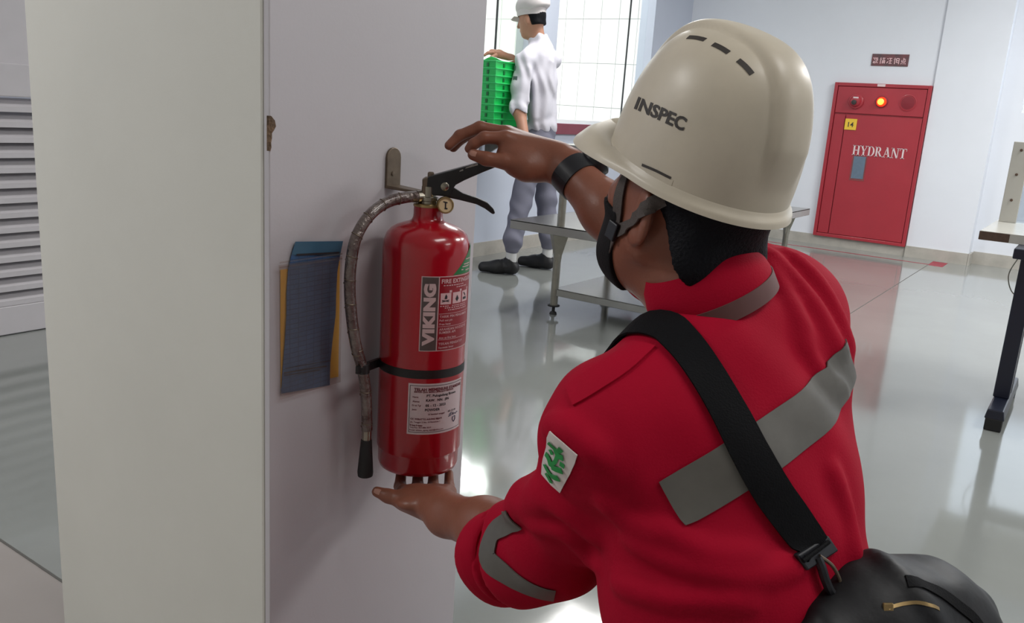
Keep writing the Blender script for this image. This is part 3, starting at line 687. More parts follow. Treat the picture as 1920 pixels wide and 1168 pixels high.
# ------------------------------------------------------------------ inspection cards in a clear sleeve on the pillar
mp = mat('card_print', (54, 92, 136), .38, var=.25, vscale=24)
nt = mp.node_tree; bs = nt.nodes['Principled BSDF']; src = bs.inputs['Base Color'].links[0].from_socket
tc_ = nt.nodes.new('ShaderNodeTexCoord'); mg = nt.nodes.new('ShaderNodeMapping'); mg.inputs['Rotation'].default_value = (0, math.pi / 2, math.pi / 2)
br = nt.nodes.new('ShaderNodeTexBrick'); br.offset = 0; br.inputs['Scale'].default_value = 1; br.inputs['Brick Width'].default_value = .016; br.inputs['Row Height'].default_value = .0075
br.inputs['Mortar Size'].default_value = .0006; br.inputs['Color1'].default_value = (1, 1, 1, 1); br.inputs['Color2'].default_value = (.82, .82, .86, 1); br.inputs['Mortar'].default_value = (.35, .35, .4, 1)
sep = nt.nodes.new('ShaderNodeSeparateXYZ'); cmb = nt.nodes.new('ShaderNodeCombineXYZ')
nt.links.new(tc_.outputs['Object'], sep.inputs[0]); nt.links.new(sep.outputs['Y'], cmb.inputs['X']); nt.links.new(sep.outputs['Z'], cmb.inputs['Y']); nt.links.new(cmb.outputs[0], br.inputs['Vector'])
mx = nt.nodes.new('ShaderNodeMix'); mx.data_type = 'RGBA'; mx.blend_type = 'MULTIPLY'; mx.inputs['Factor'].default_value = .75
nt.links.new(src, mx.inputs['A']); nt.links.new(br.outputs['Color'], mx.inputs['B']); nt.links.new(mx.outputs['Result'], bs.inputs['Base Color'])
mat('card_top', (58, 96, 120), .4, var=.06)
def WP(px, py, off): q = on_x(px, py, XG + off); return q
ds = thing('document_sleeve', WP(580, 740, 0), 'clear zip sleeve taped to the pillar left of the hose', 'document sleeve')
def sheet(corners, off, t, material, name, parent, nx=6, nz=14, wav=0.0):
    (tl, tr, br_, bl) = [WP(*c_, off) for c_ in corners]; rows = []
    for j in range(nz + 1):
        v = j / nz; row = []
        for i in range(nx + 1):
            u = i / nx; q = (bl * (1 - u) + br_ * u) * (1 - v) + (tl * (1 - u) + tr * u) * v
            q = q.copy(); q[0] += wav * (math.sin(9 * v + 3 * u) * .5 + .5); row.append(q)
        rows.append(row)
    return MB().slab(rows, t).build(name, material, parent, True)
yp = sheet([(525, 506), (637, 489), (634, 706), (526, 727)], .0004, .0004, 'paper_yellow', 'yellow_card', None, wav=.0006)
tag(yp, 'yellow card behind the blue card in the clear sleeve', 'card')
# blue card with a slight S-bend: outline from its left and right edges
L_ = [(527, 738), (530, 690), (534, 640), (537, 590), (537, 550), (540, 505), (548, 470), (554, 453)]
R_ = [(618, 722), (619, 680), (623, 640), (629, 590), (630, 550), (632, 510), (638, 475), (643, 452)]
rows = []
for (l, r_) in zip(L_, R_): rows.append([WP(l[0] + (r_[0] - l[0]) * k / 6, l[1] + (r_[1] - l[1]) * k / 6, .0030 + .0012 * math.sin(k * .9)) for k in range(7)])
bc = MB().slab(rows, .0005).build('blue_card', 'card_print', None, True); tag(bc, 'dark blue printed inspection card sticking up out of the clear sleeve', 'card')
rows = []
for (l, r_) in (((546.5, 478), (637, 480)), ((554, 453.3), (643, 452.3))): rows.append([WP(l[0] + (r_[0] - l[0]) * k / 6, l[1] + (r_[1] - l[1]) * k / 6, .0040 + .0012 * math.sin(k * .9)) for k in range(7)])
MB().slab(rows, .0003).build('card_header', 'card_top', bc, True)
for (xa, xb, y0, y1, h_) in ((556, 636, 476, 472, 3.5), (532, 612, 698, 685, 2.2), (533, 600, 703, 693, 1.6), (536, 620, 690, 675, 1.2)):
    MB().slab([[WP(xa + (xb - xa) * k / 6, y0 + (y1 - y0) * k / 6 + s_, .0058) for k in range(7)] for s_ in (h_, 0)], .0001).build('print_line', 'ink_black', bc)
sl = sheet([(522, 497), (641, 480), (638, 716), (525, 749)], .0064, .0004, 'sleeve_clear', 'film', ds, wav=.0008)
for dy in (0, 9): sheet([(524, 491 + dy), (641, 474 + dy), (641, 477 + dy), (524, 494 + dy)], .0072, .0012, 'sleeve_clear', 'zip_strip', ds, 6, 1)

# ------------------------------------------------------------------ stack of green crates on a ledge by the window
lz = 1.388 - 9 * .0458
g = on_x(929, 160, XW + .40); cx, cy = XW + .40, g[1]        # near corner of the stack
t = thing('wall_ledge', (XW, cy - .1, lz), 'steel ledge under the window that carries the green crates', 'shelf')
MB().box((XW + .031, cy - .12, lz - .03), (XW + .44, cy + .52, lz)).build('board', 'steel', t, bevel=.003)
for y in (cy - .05, cy + .44): MB().prism([(0, 0), (.34, 0), (0, -.2)], (XW + .031, y, lz - .03), (1, 0, 0), (0, 0, 1), .02).build('bracket', 'steel_dull', t)
cw, cd, chh = .34, .40, .0458
def make_crate():
    t = thing('green_crate', (0, 0, 0), 'x', 'crate', 'stacked green crates')
    m = MB(); x0, x1, y0, y1 = -cw / 2, cw / 2, -cd / 2, cd / 2
    m.box((x0 + .01, y0 + .01, 0), (x1 - .01, y1 - .01, .003))
    for a, b in (((x0 + .008, y0 + .008, 0), (x1 - .008, y0 + .012, .040)), ((x0 + .008, y1 - .012, 0), (x1 - .008, y1 - .008, .040)), ((x0 + .008, y0 + .012, 0), (x0 + .012, y1 - .012, .040)), ((x1 - .012, y0 + .012, 0), (x1 - .008, y1 - .012, .040))): m.box(a, b)
    m.build('tub', 'crate_green', t)
    m = MB()
    for a, b in (((x0, y0, .038), (x1, y0 + .012, .0455)), ((x0, y1 - .012, .038), (x1, y1, .0455)), ((x0, y0 + .012, .038), (x0 + .012, y1 - .012, .0455)), ((x1 - .012, y0 + .012, .038), (x1, y1 - .012, .0455))): m.box(a, b)
    m.build('rim', 'crate_rim_lit', t, bevel=.0015)
    for s_ in (-.1, .1):
        MB().box((s_ - .008, y0 + .003, .006), (s_ + .008, y0 + .0085, .030)).build('slot', 'label_green', t)
        MB().box((x1 - .0085, s_ - .008, .006), (x1 - .003, s_ + .008, .030)).build('slot', 'label_green', t)
    for ex_, ey_ in ((x1 - .014, y0 + .004), (x0 + .004, y0 + .004), (x1 - .014, y1 - .014)): MB().box((ex_, ey_, 0), (ex_ + .010, ey_ + .010, .038)).build('corner_rib', 'crate_green', t)
    return t
proto = make_crate()
NC = 9
names = ['bottom', 'second', 'third', 'fourth', 'fifth', 'sixth', 'seventh', 'eighth', 'topmost']
for i in range(NC):
    if i == 0: o = proto
    else:
        o = proto.copy(); COL.objects.link(o)
        for ch in proto.children:
            c_ = ch.copy(); COL.objects.link(c_); c_.parent = o; c_.matrix_parent_inverse = Matrix()
    o.location = (cx - cw / 2 + rng.uniform(-.004, .004), cy + cd / 2 + rng.uniform(-.004, .004), lz + i * chh)
    o['label'] = 'green plastic crate, %s of the stack%s' % (names[i], '' if i in (0, NC - 1) else ' counted from below')
for ch in proto.children: ch.matrix_parent_inverse = Matrix()
tp = MB().slab([[(cx - .26 + .03 * i, cy + .05 + .05 * j, lz + NC * chh + .014 + .012 * math.sin(i * 1.3) * math.cos(j)) for i in range(7)] for j in range(6)], .002).build('plastic_liner', 'plastic_white', None, True)
tag(tp, 'crumpled white liner on top of the green crate stack', 'liner')
# ------------------------------------------------------------------ soft-body modelling: smooth unions on a grid, meshed with surface nets
class Field:
    def __init__(self, lo, hi, h):
        self.h = h; self.lo = np.array(lo, float); n = np.ceil((np.array(hi) - self.lo) / h).astype(int) + 1
        self.n = n; self.F = np.full(n, .5, np.float32)
        self.ax = [(self.lo[i] + np.arange(n[i]) * h).astype(np.float32) for i in range(3)]
    def sub(self, lo, hi):
        a = np.clip(np.floor((np.array(lo) - self.lo) / self.h).astype(int), 0, self.n); b = np.clip(np.ceil((np.array(hi) - self.lo) / self.h).astype(int) + 1, 0, self.n)
        if (b <= a).any(): return None
        sl = tuple(slice(a[i], b[i]) for i in range(3))
        return sl, self.ax[0][sl[0]][:, None, None], self.ax[1][sl[1]][None, :, None], self.ax[2][sl[2]][None, None, :]
    def merge(self, sl, d, k, mode):
        A = self.F[sl]
        if mode == 'add':
            if k > 0:
                t = np.maximum(k - np.abs(A - d), 0) / k; self.F[sl] = np.minimum(A, d) - t * t * k * .25
            else: self.F[sl] = np.minimum(A, d)
        else:
            if k > 0:
                t = np.maximum(k - np.abs(A + d), 0) / k; self.F[sl] = np.maximum(A, -d) + t * t * k * .25
            else: self.F[sl] = np.maximum(A, -d)
    def cap(self, a, b, ra, rb, k=.01, mode='add'):       # tapered capsule
        a, b = np.array(a, float), np.array(b, float); m = max(ra, rb) + k + 3 * self.h
        q = self.sub(np.minimum(a, b) - m, np.maximum(a, b) + m)
        if q is None: return self
        sl, X, Y, Z = q; d = b - a; L = max(1e-9, d @ d)
        t = np.clip(((X - a[0]) * d[0] + (Y - a[1]) * d[1] + (Z - a[2]) * d[2]) / L, 0, 1)
        D = np.sqrt((X - a[0] - t * d[0]) ** 2 + (Y - a[1] - t * d[1]) ** 2 + (Z - a[2] - t * d[2]) ** 2) - (ra + (rb - ra) * t)
        self.merge(sl, D.astype(np.float32), k, mode); return self
    def chain(self, pts, rs, k=.01):
        for i in range(len(pts) - 1): self.cap(pts[i], pts[i + 1], rs[i], rs[i + 1], k)
        return self
    def ell(self, c, axes, semi, k=.01, mode='add'):      # ellipsoid with its own axes
        c = np.array(c, float); m = max(semi) + k + 3 * self.h
        q = self.sub(c - m, c + m)
        if q is None: return self
        sl, X, Y, Z = q; s1 = 0; s2 = 0
        for v, s in zip(axes, semi):
            w = (X - c[0]) * v[0] + (Y - c[1]) * v[1] + (Z - c[2]) * v[2]; s1 = s1 + (w / s) ** 2; s2 = s2 + (w / s ** 2) ** 2
        k0, k1 = np.sqrt(s1), np.sqrt(s2) + 1e-9
        self.merge(sl, (k0 * (k0 - 1) / k1).astype(np.float32), k, mode); return self
    def plane(self, c, n):                                 # keep the side the normal points away from
        n = np.array(n, float); n /= np.linalg.norm(n)
        X, Y, Z = self.ax[0][:, None, None], self.ax[1][None, :, None], self.ax[2][None, None, :]
        self.F = np.maximum(self.F, ((X - c[0]) * n[0] + (Y - c[1]) * n[1] + (Z - c[2]) * n[2]).astype(np.float32)); return self
    def coords(self, c, n):
        X, Y, Z = self.ax[0][:, None, None], self.ax[1][None, :, None], self.ax[2][None, None, :]
        return (X - c[0]) * n[0] + (Y - c[1]) * n[1] + (Z - c[2]) * n[2]
    def mesh(self):
        F = self.F; n = self.n; s = F < 0
        cnt = np.zeros(n - 1, np.int8)
        for dx in (0, 1):
            for dy in (0, 1):
                for dz in (0, 1): cnt += s[dx:n[0] - 1 + dx, dy:n[1] - 1 + dy, dz:n[2] - 1 + dz]
        I = np.argwhere((cnt > 0) & (cnt < 8)); idm = np.full(n - 1, -1, np.int64); idm[I[:, 0], I[:, 1], I[:, 2]] = np.arange(len(I))
        cs = [(a, b, c) for a in (0, 1) for b in (0, 1) for c in (0, 1)]
        val = np.stack([F[I[:, 0] + a, I[:, 1] + b, I[:, 2] + c] for a, b, c in cs], 1)
        acc = np.zeros((len(I), 3)); num = np.zeros(len(I))
        for i in range(8):
            for j in range(i + 1, 8):
                ci, cj = np.array(cs[i]), np.array(cs[j])
                if abs(ci - cj).sum() != 1: continue
                m = (val[:, i] < 0) != (val[:, j] < 0)
                t = np.where(m, val[:, i] / np.where(m, val[:, i] - val[:, j], 1), 0)
                acc += np.where(m[:, None], ci + t[:, None] * (cj - ci), 0); num += m
        verts = self.lo + (I + acc / num[:, None]) * self.h
        quads = []
        for ax in range(3):
            b, c = (ax + 1) % 3, (ax + 2) % 3
            s0 = np.take(s, range(n[ax] - 1), ax); s1 = np.take(s, range(1, n[ax]), ax)
            E = np.argwhere(s0 != s1); ok = (E[:, b] > 0) & (E[:, c] > 0) & (E[:, b] < n[b] - 1) & (E[:, c] < n[c] - 1); E = E[ok]
            if len(E) == 0: continue
            ins = s0[E[:, 0], E[:, 1], E[:, 2]]
            def cell(db, dc):
                G = E.copy(); G[:, b] -= db; G[:, c] -= dc; return idm[G[:, 0], G[:, 1], G[:, 2]]
            q = np.stack([cell(1, 1), cell(0, 1), cell(0, 0), cell(1, 0)], 1); q[~ins] = q[~ins][:, ::-1]; quads.append(q)
        return verts, np.concatenate(quads)
def soft(fields, name, material, parent, iters=2):
    if not isinstance(fields, list): fields = [fields]
    vs, qs, off = [], [], 0
    for f in fields:
        v, q = f.mesh()
        for _ in range(iters):                             # light smoothing
            s = np.zeros_like(v); c = np.zeros(len(v))
            for i in range(4):
                a, b = q[:, i], q[:, (i + 1) % 4]
                for k in range(3): s[:, k] += np.bincount(a, v[b, k], len(v)) + np.bincount(b, v[a, k], len(v))
                c += np.bincount(a, None, len(v)) + np.bincount(b, None, len(v))
            v = v * .5 + .5 * s / np.maximum(c, 1)[:, None]
        vs.append(v); qs.append(q + off); off += len(v)
    v, q = np.concatenate(vs), np.concatenate(qs)
    me = bpy.data.meshes.new(name); me.vertices.add(len(v)); me.vertices.foreach_set('co', v.astype(np.float32).ravel())
    me.loops.add(len(q) * 4); me.loops.foreach_set('vertex_index', q.astype(np.int32).ravel())
    me.polygons.add(len(q)); me.polygons.foreach_set('loop_start', np.arange(0, len(q) * 4, 4, dtype=np.int32))
    me.update(calc_edges=True); me.validate()
    return link(name, me, material, parent, True, angle=180)
def bvh_of(o):
    me = o.data; return BVHTree.FromPolygons([v.co.copy() for v in me.vertices], [tuple(p.vertices) for p in me.polygons])
def hit(bvh, px, py):
    r = bvh.ray_cast(V(CAM), V(ray(px, py)).normalized())
    return (np.array(r[0]), np.array(r[1])) if r[0] is not None else None
def near(bvh, p, off=.002):
    r = bvh.find_nearest(V(p)); n = r[1]
    return np.array(r[0] + n * off)
def ribbon(bvh, path, width, off, thick, name, material, parent, across=None, nw=5, sub=5):
    """band that follows a surface: path of 3-D points, width measured across the path"""
    pts = bez(path, sub); rows = []
    for i, p in enumerate(pts):
        d = pts[min(i + 1, len(pts) - 1)] - pts[max(i - 1, 0)]; d = d / np.linalg.norm(d)
        r = bvh.find_nearest(V(p)); nrm = np.array(r[1]); s = np.cross(nrm, d); s /= np.linalg.norm(s)
        row = []
        for k in range(nw):
            q = np.array(r[0]) + s * width * (k / (nw - 1) - .5); g = bvh.find_nearest(V(q)); row.append(np.array(g[0]) + np.array(g[1]) * off)
        rows.append(row)
    return MB().slab(rows, thick).build(name, material, parent, True, angle=60)
def nz(v): v = np.array(v, float); return v / np.linalg.norm(v)

# ------------------------------------------------------------------ the inspector
mat('skin', (128, 78, 60), .42, var=.10, vscale=18, bump=.05, bscale=180, spec=.4)
mat('coverall', (158, 5, 38), .8, var=.05, vscale=12, bump=.12, bscale=420, spec=.12)
mat('reflective', (90, 87, 82), .45, var=.06, vscale=60, spec=.4)
mat('collar_trim', (96, 62, 60), .6)
mat('webbing', (10, 10, 13), .8, bump=.2, bscale=500, spec=.15)
mat('black_cloth', (17, 16, 18), .8, bump=.15, bscale=300, spec=.2)
mat('hair', (10, 11, 17), .6, bump=.3, bscale=300, spec=.15)
mat('helmet_shell', (194, 184, 166), .42, var=.09, vscale=9, spec=.4, coat=.12, coatr=.25, rgb2=None)
mat('helmet_dark', (52, 46, 42), .6)
mat('strap_grey', (70, 62, 58), .7, bump=.3, bscale=700)
mat('patch_white', (214, 204, 200), .7)
mat('patch_green', (30, 140, 66), .7)
mat('boot', (24, 23, 24), .5)
mat('nail', (176, 128, 112), .35)
mat('eye_white', (214, 206, 200), .3)
mat('watch_black', (20, 20, 26), .4)

BF = nz((-.914, .41, 0)); BR = nz((BF[1], -BF[0], 0)); UP = np.array([0, 0, 1.0])       # body forward, right, up
HF0 = nz((-.934, .358, 0)); HRr = nz((HF0[1], -HF0[0], 0)); HP = math.radians(19)
HF = HF0 * math.cos(HP) + UP * math.sin(HP); HU = np.cross(HRr, HF)
HO = P(1292, 388, .99)
def HD(f, r, u): return HO + HF * (f * .90) + HRr * r + HU * u
shL, shR = P(1140, 815, .93), P(1455, 588, 1.10)
elL, cfL, wrL = P(1035, 1022, 1.10), P(930, 1042, 1.18), P(838, 965, 1.29)
elR, wrR = P(1236, 498, 1.225), P(1066, 318, 1.325)
nk = P(1322, 566, .985); chest = P(1365, 830, 1.00); belly = P(1378, 1080, .99); pelv = P(1392, 1400, 1.02)
me_ = thing('person', (pelv[0], pelv[1], 0), 'kneeling man in a red coverall and cream helmet reaching for the extinguisher', 'person')

# head and neck (skin)
def head_field(h):
    f = Field(HD(0, 0, 0) - .2, HD(0, 0, 0) + np.array([.2, .2, .17]), h)
    ax = (HF, HRr, HU)
    f.ell(HD(-.012, 0, .045), ax, (.086, .073, .095), 0)
    f.ell(HD(.035, 0, -.025), ax, (.068, .062, .085), .04)
    f.ell(HD(.062, 0, -.088), ax, (.032, .036, .028), .04)                      # chin
    for s in (-1, 1):
        f.cap(HD(-.005, s * .056, -.045), HD(.055, s * .030, -.090), .020, .016, .03)   # jaw line
        f.ell(HD(.066, s * .038, -.015), ax, (.024, .024, .020), .02)             # cheek
        f.ell(HD(.090, s * .030, .022), ax, (.014, .017, .011), .012, 'sub')      # eye socket
    f.cap(HD(.086, -.04, .040), HD(.086, .04, .040), .012, .012, .012)           # brow
    f.cap(HD(.095, 0, .022), HD(.112, 0, -.018), .008, .012, .010)               # nose
    for s in (-1, 1): f.ell(HD(.104, s * .012, -.022), ax, (.010, .008, .008), .006)
    f.cap(HD(.094, -.018, -.054), HD(.094, .018, -.054), .008, .008, .006)       # lips
    f.cap(HD(.093, -.018, -.063), HD(.093, .018, -.063), .008, .008, .004)
    f.cap(HD(-.030, 0, -.03), nk + UP * -.02, .052, .050, .03)                  # neck
    f.cap(HD(.012, 0, -.085), nk + BF * .02, .040, .045, .04)
    for s in (-1, 1):                                                             # ears
        e = HD(-.012, s * .079, -.006); a2 = (nz(HF * .9 - HU * .25 + HRr * s * -.45), nz(HRr * s + HF * .4), HU)
        f.ell(e, a2, (.019, .008, .031), .006); f.ell(e + HRr * s * .008 + HF * .004, a2, (.011, .006, .020), .004, 'sub')
        f.ell(HD(-.008, s * .076, -.032), a2, (.010, .007, .010), .006)
    return f
fh = head_field(.0026)
# right forearm and hand: palm down above the lever, thumb on the near side
fr = Field(np.min([wrR, elR, P(830, 280, 1.34)], 0) - .07, np.max([wrR, elR, P(830, 280, 1.34)], 0) + .07, .0022)
wr2 = P(1044, 302, 1.335)
fr.chain([elR, (elR * .45 + wrR * .55), wrR, wr2], [.043, .039, .029, .027], .02)
fr.ell(P(1010, 292, 1.345), (nz(P(1010, 292, 1.345) - wr2), nz(P(950, 244, 1.40) - P(952, 256, 1.33)), UP), (.040, .034, .018), .02)
mcp = [P(948, 259, 1.325), P(946, 249, 1.348), P(952, 248, 1.370), P(963, 252, 1.388)]
for q, r_ in zip(mcp, (.0118, .0115, .0110, .0100)): fr.cap(wr2, q, .019, r_, .016)
fr.cap(P(985, 318, 1.318), P(945, 292, 1.325), .017, .012, .02)                 # thenar
fr.cap(P(1010, 318, 1.325), P(970, 305, 1.325), .018, .018, .02)
for chain, rr in (([mcp[0], P(908, 258, 1.320), P(888, 270, 1.322), P(880, 279, 1.325)], (.0108, .0096, .0086, .0076)),
                  ([mcp[1], P(900, 239, 1.345), P(862, 254, 1.345), P(842, 273, 1.342)], (.0108, .0098, .0088, .0076)),
                  ([mcp[2], P(903, 241, 1.366), P(866, 259, 1.366), P(850, 277, 1.363)], (.0102, .0094, .0084, .0074)),
                  ([mcp[3], P(924, 248, 1.385), P(896, 262, 1.385), P(884, 276, 1.383)], (.0094, .0084, .0074, .0066)),
                  ([P(985, 312, 1.315), P(946, 303, 1.312), P(912, 298, 1.310), P(887, 290, 1.310)], (.0150, .0118, .0108, .0088))):
    fr.chain(chain, rr, .004)
# left forearm and hand: palm up under the cylinder, four fingers reaching up to its base
zb = N(AX[0], AX[1], .346)[2]
fl_ = Field(np.min([wrL, elL, P(700, 920, 1.42)], 0) - .07, np.max([wrL, elL, P(860, 890, 1.45)], 0) + .07, .0022)
wl2 = P(828, 956, 1.305)
fl_.chain([elL, elL * .4 + wrL * .6, wrL, wl2], [.046, .038, .030, .029], .02)
pc = P(792, 936, 1.37)
fl_.ell(P(795, 938, 1.355), (nz(P(740, 925, 1.37) - P(850, 925, 1.37)), nz(P(790, 925, 1.42) - P(815, 950, 1.31)), np.cross(nz(P(740, 925, 1.37) - P(850, 925, 1.37)), nz(P(790, 925, 1.42) - P(815, 950, 1.31)))), (.043, .045, .017), .02)
def under(px, py, d, dz=.0):       # a point pinned just under the cylinder base
    q = P(px, py, d); return np.array([q[0], q[1], zb - dz])
for bx, kx, tx, rr, hh in ((757, 750, 752, .0100, 0), (787, 783, 783, .0102, 0), (818, 812, 812, .0098, 0), (843, 842, 841, .0088, 0)):
    fl_.cap(wl2, P(bx, 922, 1.385), .020, rr + .002, .016)
    fl_.chain([P(bx, 922, 1.385), P(kx, 912, 1.425), under(tx, 900, 1.455, .010)], (rr + .001, rr, rr * .86), .004)
fl_.chain([P(800, 950, 1.33), P(758, 938, 1.345), P(728, 930, 1.352), P(707, 922, 1.356)], (.018, .0138, .0108, .0086), .006)   # thumb
fl_.cap(P(815, 950, 1.33), P(770, 935, 1.36), .020, .015, .02)
# simple trunk under the coverall keeps head and arms one figure
ft = Field(np.min([shL, shR, pelv, nk], 0) - .12, np.max([shL, shR, pelv, nk], 0) + .12, .009)
for g in (ft,):
    g.cap(chest, belly, .085, .085, .03); g.cap(belly, pelv, .085, .09, .03); g.cap(nk, chest, .05, .07, .03)
    g.cap(shL, elL, .045, .040, .02); g.cap(shR, elR, .045, .040, .02); g.cap(shL, chest, .04, .06, .03); g.cap(shR, chest, .04, .06, .03)
body = soft([fh, fr, fl_, ft], 'body', 'skin', me_)
tag(body, 'brown skin of head, neck, forearms and hands')
hb0 = bvh_of(body)
for nc, nd in ((P(886, 287, 1.30), P(905, 294, 1.30)), (P(707, 921, 1.345), P(722, 927, 1.345))):
    h_ = hb0.ray_cast(V(CAM), (V(nc) - V(CAM)).normalized())
    if h_[0] is not None:
        ax_ = nz(nd - nc); sd_ = nz(np.cross(np.array(h_[1]), ax_)); c_ = np.array(h_[0]); rows = []
        for i_ in range(6): rows.append([near(hb0, c_ + ax_ * (i_ / 5 - .5) * .012 + sd_ * (k_ / 4 - .5) * .0095 * (1 - .25 * abs(i_ / 5 - .5) * 2), .0006) for k_ in range(5)])
        MB().slab(rows, .0005).build('thumb_nail', 'nail', me_, True)
for s in (-1, 1): MB().lathe([(.001, -.011), (.007, -.008), (.0105, -.002), (.0105, .002), (.007, .008), (.001, .011)], HD(.086, s * .030, .022), 16, HF).build('eye', 'eye_white', me_, True)

# hair
f = Field(HO - .15, HO + .18, .003); ax = (HF, HRr, HU)
f.ell(HD(-.014, 0, .045), ax, (.092, .078, .100), 0)
f.cap(HD(-.060, -.03, -.040), HD(-.060, .03, -.040), .046, .046, .03)
cf_, cu_ = f.coords(HO, HF), f.coords(HO, HU)
f.F = np.maximum(f.F, (-(cu_ + .056) * .9 + (cf_ + .055) * .55).astype(np.float32))     # hairline slopes from the ear down to the nape
f.F = np.maximum(f.F, (cf_ + .034 + np.where(cu_ < .0, -cu_ * 1.0, -cu_ * 1.2)).astype(np.float32))
f.F = np.maximum(f.F, (cu_ - .056).astype(np.float32))
hair = soft(f, 'hair', 'hair', me_)

# mask over mouth and chin
f = head_field(.003); f.F -= .0045
cf_, cu_, cr_ = f.coords(HO, HF), f.coords(HO, HU), f.coords(HO, HRr)
f.F = np.maximum(f.F, np.maximum(np.maximum(cu_ + .026, -(cu_ + .125)), .032 - cf_ + .18 * (cu_ + .06)).astype(np.float32))
mask = soft(f, 'face_mask', 'black_cloth', me_); tag(mask, 'black face mask over mouth and chin')
hb = bvh_of(body)

# ------------------------------------------------------------------ coverall
def coverall_field(extra=None):
    pts = [shL, shR, pelv, nk, elL, cfL, elR, chest]
    lo, hi = np.min(pts, 0) - .2, np.max(pts, 0) + .2; lo[2] = .0
    lo[:2] -= .12
    f = Field(lo, hi, .0046); ax = (BF, BR, UP)
    rt_ = nz(BR + UP * .22); lean = nz(UP * 1.0 + BF * .22); lean = nz(lean - rt_ * (lean @ rt_)); ax2 = (np.cross(lean, rt_), rt_, lean)
    f.ell(P(1352, 845, 1.00), ax2, (.115, .165, .170), 0)                         # rib cage and back
    f.ell(P(1368, 960, .985), ax2, (.118, .158, .20), .05)
    f.ell(P(1385, 1160, .985), ax2, (.125, .160, .18), .06)                      # waist, bloused
    f.ell(pelv, ax, (.150, .172, .14), .08)
    f.cap(P(1408, 522, 1.06), shR, .044, .064, .04)
    f.ell(P(1466, 665, 1.05), ax2, (.080, .072, .100), .05)
    f.cap(P(1325, 690, .98), shL, .056, .066, .05)                              # shoulder line
    f.cap(P(1350, 648, .99), shR, .064, .070, .05)
    f.cap(P(1255, 735, .95), P(1165, 800, .93), .062, .064, .04)
    f.chain([shL, P(1108, 915, 1.00), elL], [.066, .060, .064], .03)             # left sleeve
    f.chain([elL, P(980, 1034, 1.14), cfL], [.066, .065, .048], .03)
    f.chain([P(1012, 930, 1.05), P(985, 944, 1.07), P(978, 952, 1.08)], [.028, .021, .016], .012)
    f.chain([shR, (shR + elR) / 2, elR, elR * .80 + wrR * .20], [.070, .058, .050, .047], .03)
    # seat and kneeling legs
    kz = .075
    for s in (-1, 1):
        hip = pelv + BR * s * .085; knee = np.array([*(pelv + BF * .34 + BR * s * .13)[:2], kz]); ank = np.array([*(pelv - BF * .09 + BR * s * .10)[:2], .07])
        f.cap(hip, knee, .095, .072, .05); f.cap(knee, ank, .068, .056, .03)
    if extra: extra(f)
    return f
def finish(f):
    # neck opening, right cuff and left cuff
    f.cap(nk + UP * .00, nk + UP * .12 - BF * .0, .058, .062, .012, 'sub')
    d = nz(cfL - P(980, 1034, 1.14)); c = cfL + d * .010
    cc = f.coords(c, d); L = np.sqrt(np.maximum(0, f.coords(c, (1, 0, 0)) ** 2 + f.coords(c, (0, 1, 0)) ** 2 + f.coords(c, (0, 0, 1)) ** 2))
    f.F = np.where(L < .13, np.maximum(f.F, cc.astype(np.float32)), f.F)
    f.cap(c - d * .05, c + d * .05, .040, .048, .008, 'sub')
    g1, g2 = [np.array(q) for q in frame_of(d)]; gc_ = c - d * .050
    ring_ = [gc_ + (g1 * math.cos(a) + g2 * math.sin(a)) * .064 for a in np.linspace(0, 2 * math.pi, 25)]
    for i in range(24): f.cap(ring_[i], ring_[i + 1], .0075, .0075, .006, 'sub')
    d = nz(wrR - elR); c = elR * .80 + wrR * .20 + d * .02
    cc = f.coords(c, d); L = np.sqrt(f.coords(c, (1, 0, 0)) ** 2 + f.coords(c, (0, 1, 0)) ** 2 + f.coords(c, (0, 0, 1)) ** 2)
    f.F = np.where(L < .10, np.maximum(f.F, cc.astype(np.float32)), f.F)
    f.cap(c - d * .04, c + d * .05, .044, .047, .006, 'sub')
    return f
base_cov = soft(coverall_field(), 'coverall_base', None, None, 1)
cb = bvh_of(base_cov); bpy.data.objects.remove(base_cov)
FOLDS = [([(1445, 452), (1510, 505), (1560, 570), (1592, 650)], .008), ([(1440, 470), (1500, 535), (1540, 590), (1572, 660)], .008), ([(1436, 492), (1480, 560), (1510, 640)], .007),
         ([(1460, 462), (1535, 530), (1580, 610)], .006), ([(1180, 1010), (1280, 1060), (1400, 1075), (1500, 1060)], .010), ([(1160, 1090), (1260, 1120), (1400, 1130)], .010),
         ([(1240, 990), (1320, 1030), (1420, 1040)], .007), ([(1020, 930), (985, 940), (970, 950)], .020), ([(1035, 800), (1075, 810), (1120, 850)], .010), ([(1010, 920), (1060, 960), (1120, 1010)], .010),
         ([(1000, 980), (1060, 1000), (1120, 1060)], .009), ([(1130, 940), (1180, 980), (1240, 1000)], .008), ([(1560, 880), (1590, 960), (1600, 1040)], .008), ([(1500, 640), (1540, 700), (1580, 740)], .005)]
def add_folds(f):
    for path, r_ in FOLDS:
        pts = []
        for q in bez([np.array(p, float) for p in path], 4):
            h_ = hit(cb, q[0], q[1])
            if h_: pts.append(h_[0] - h_[1] * r_ * .45)
        for i in range(len(pts) - 1):
            if np.linalg.norm(pts[i] - pts[i + 1]) < .08: f.cap(pts[i], pts[i + 1], r_ * 1.15, r_ * 1.15, .012)
    w = .0022 * np.sin(f.coords((0, 0, 0), (31, 17, 58)) + 2.2 * np.sin(f.coords((0, 0, 0), (14, -22, 9))))
    f.F += w.astype(np.float32)
cov = soft(finish(coverall_field(add_folds)), 'coverall', 'coverall', me_)
tag(cov, 'red work coverall with rolled sleeves')
cb = bvh_of(cov)
def path_on(bvh, pix, d=None):
    out = []
    for p in pix:
        h_ = hit(bvh, p[0], p[1])
        if h_: out.append(h_[0])
    return out
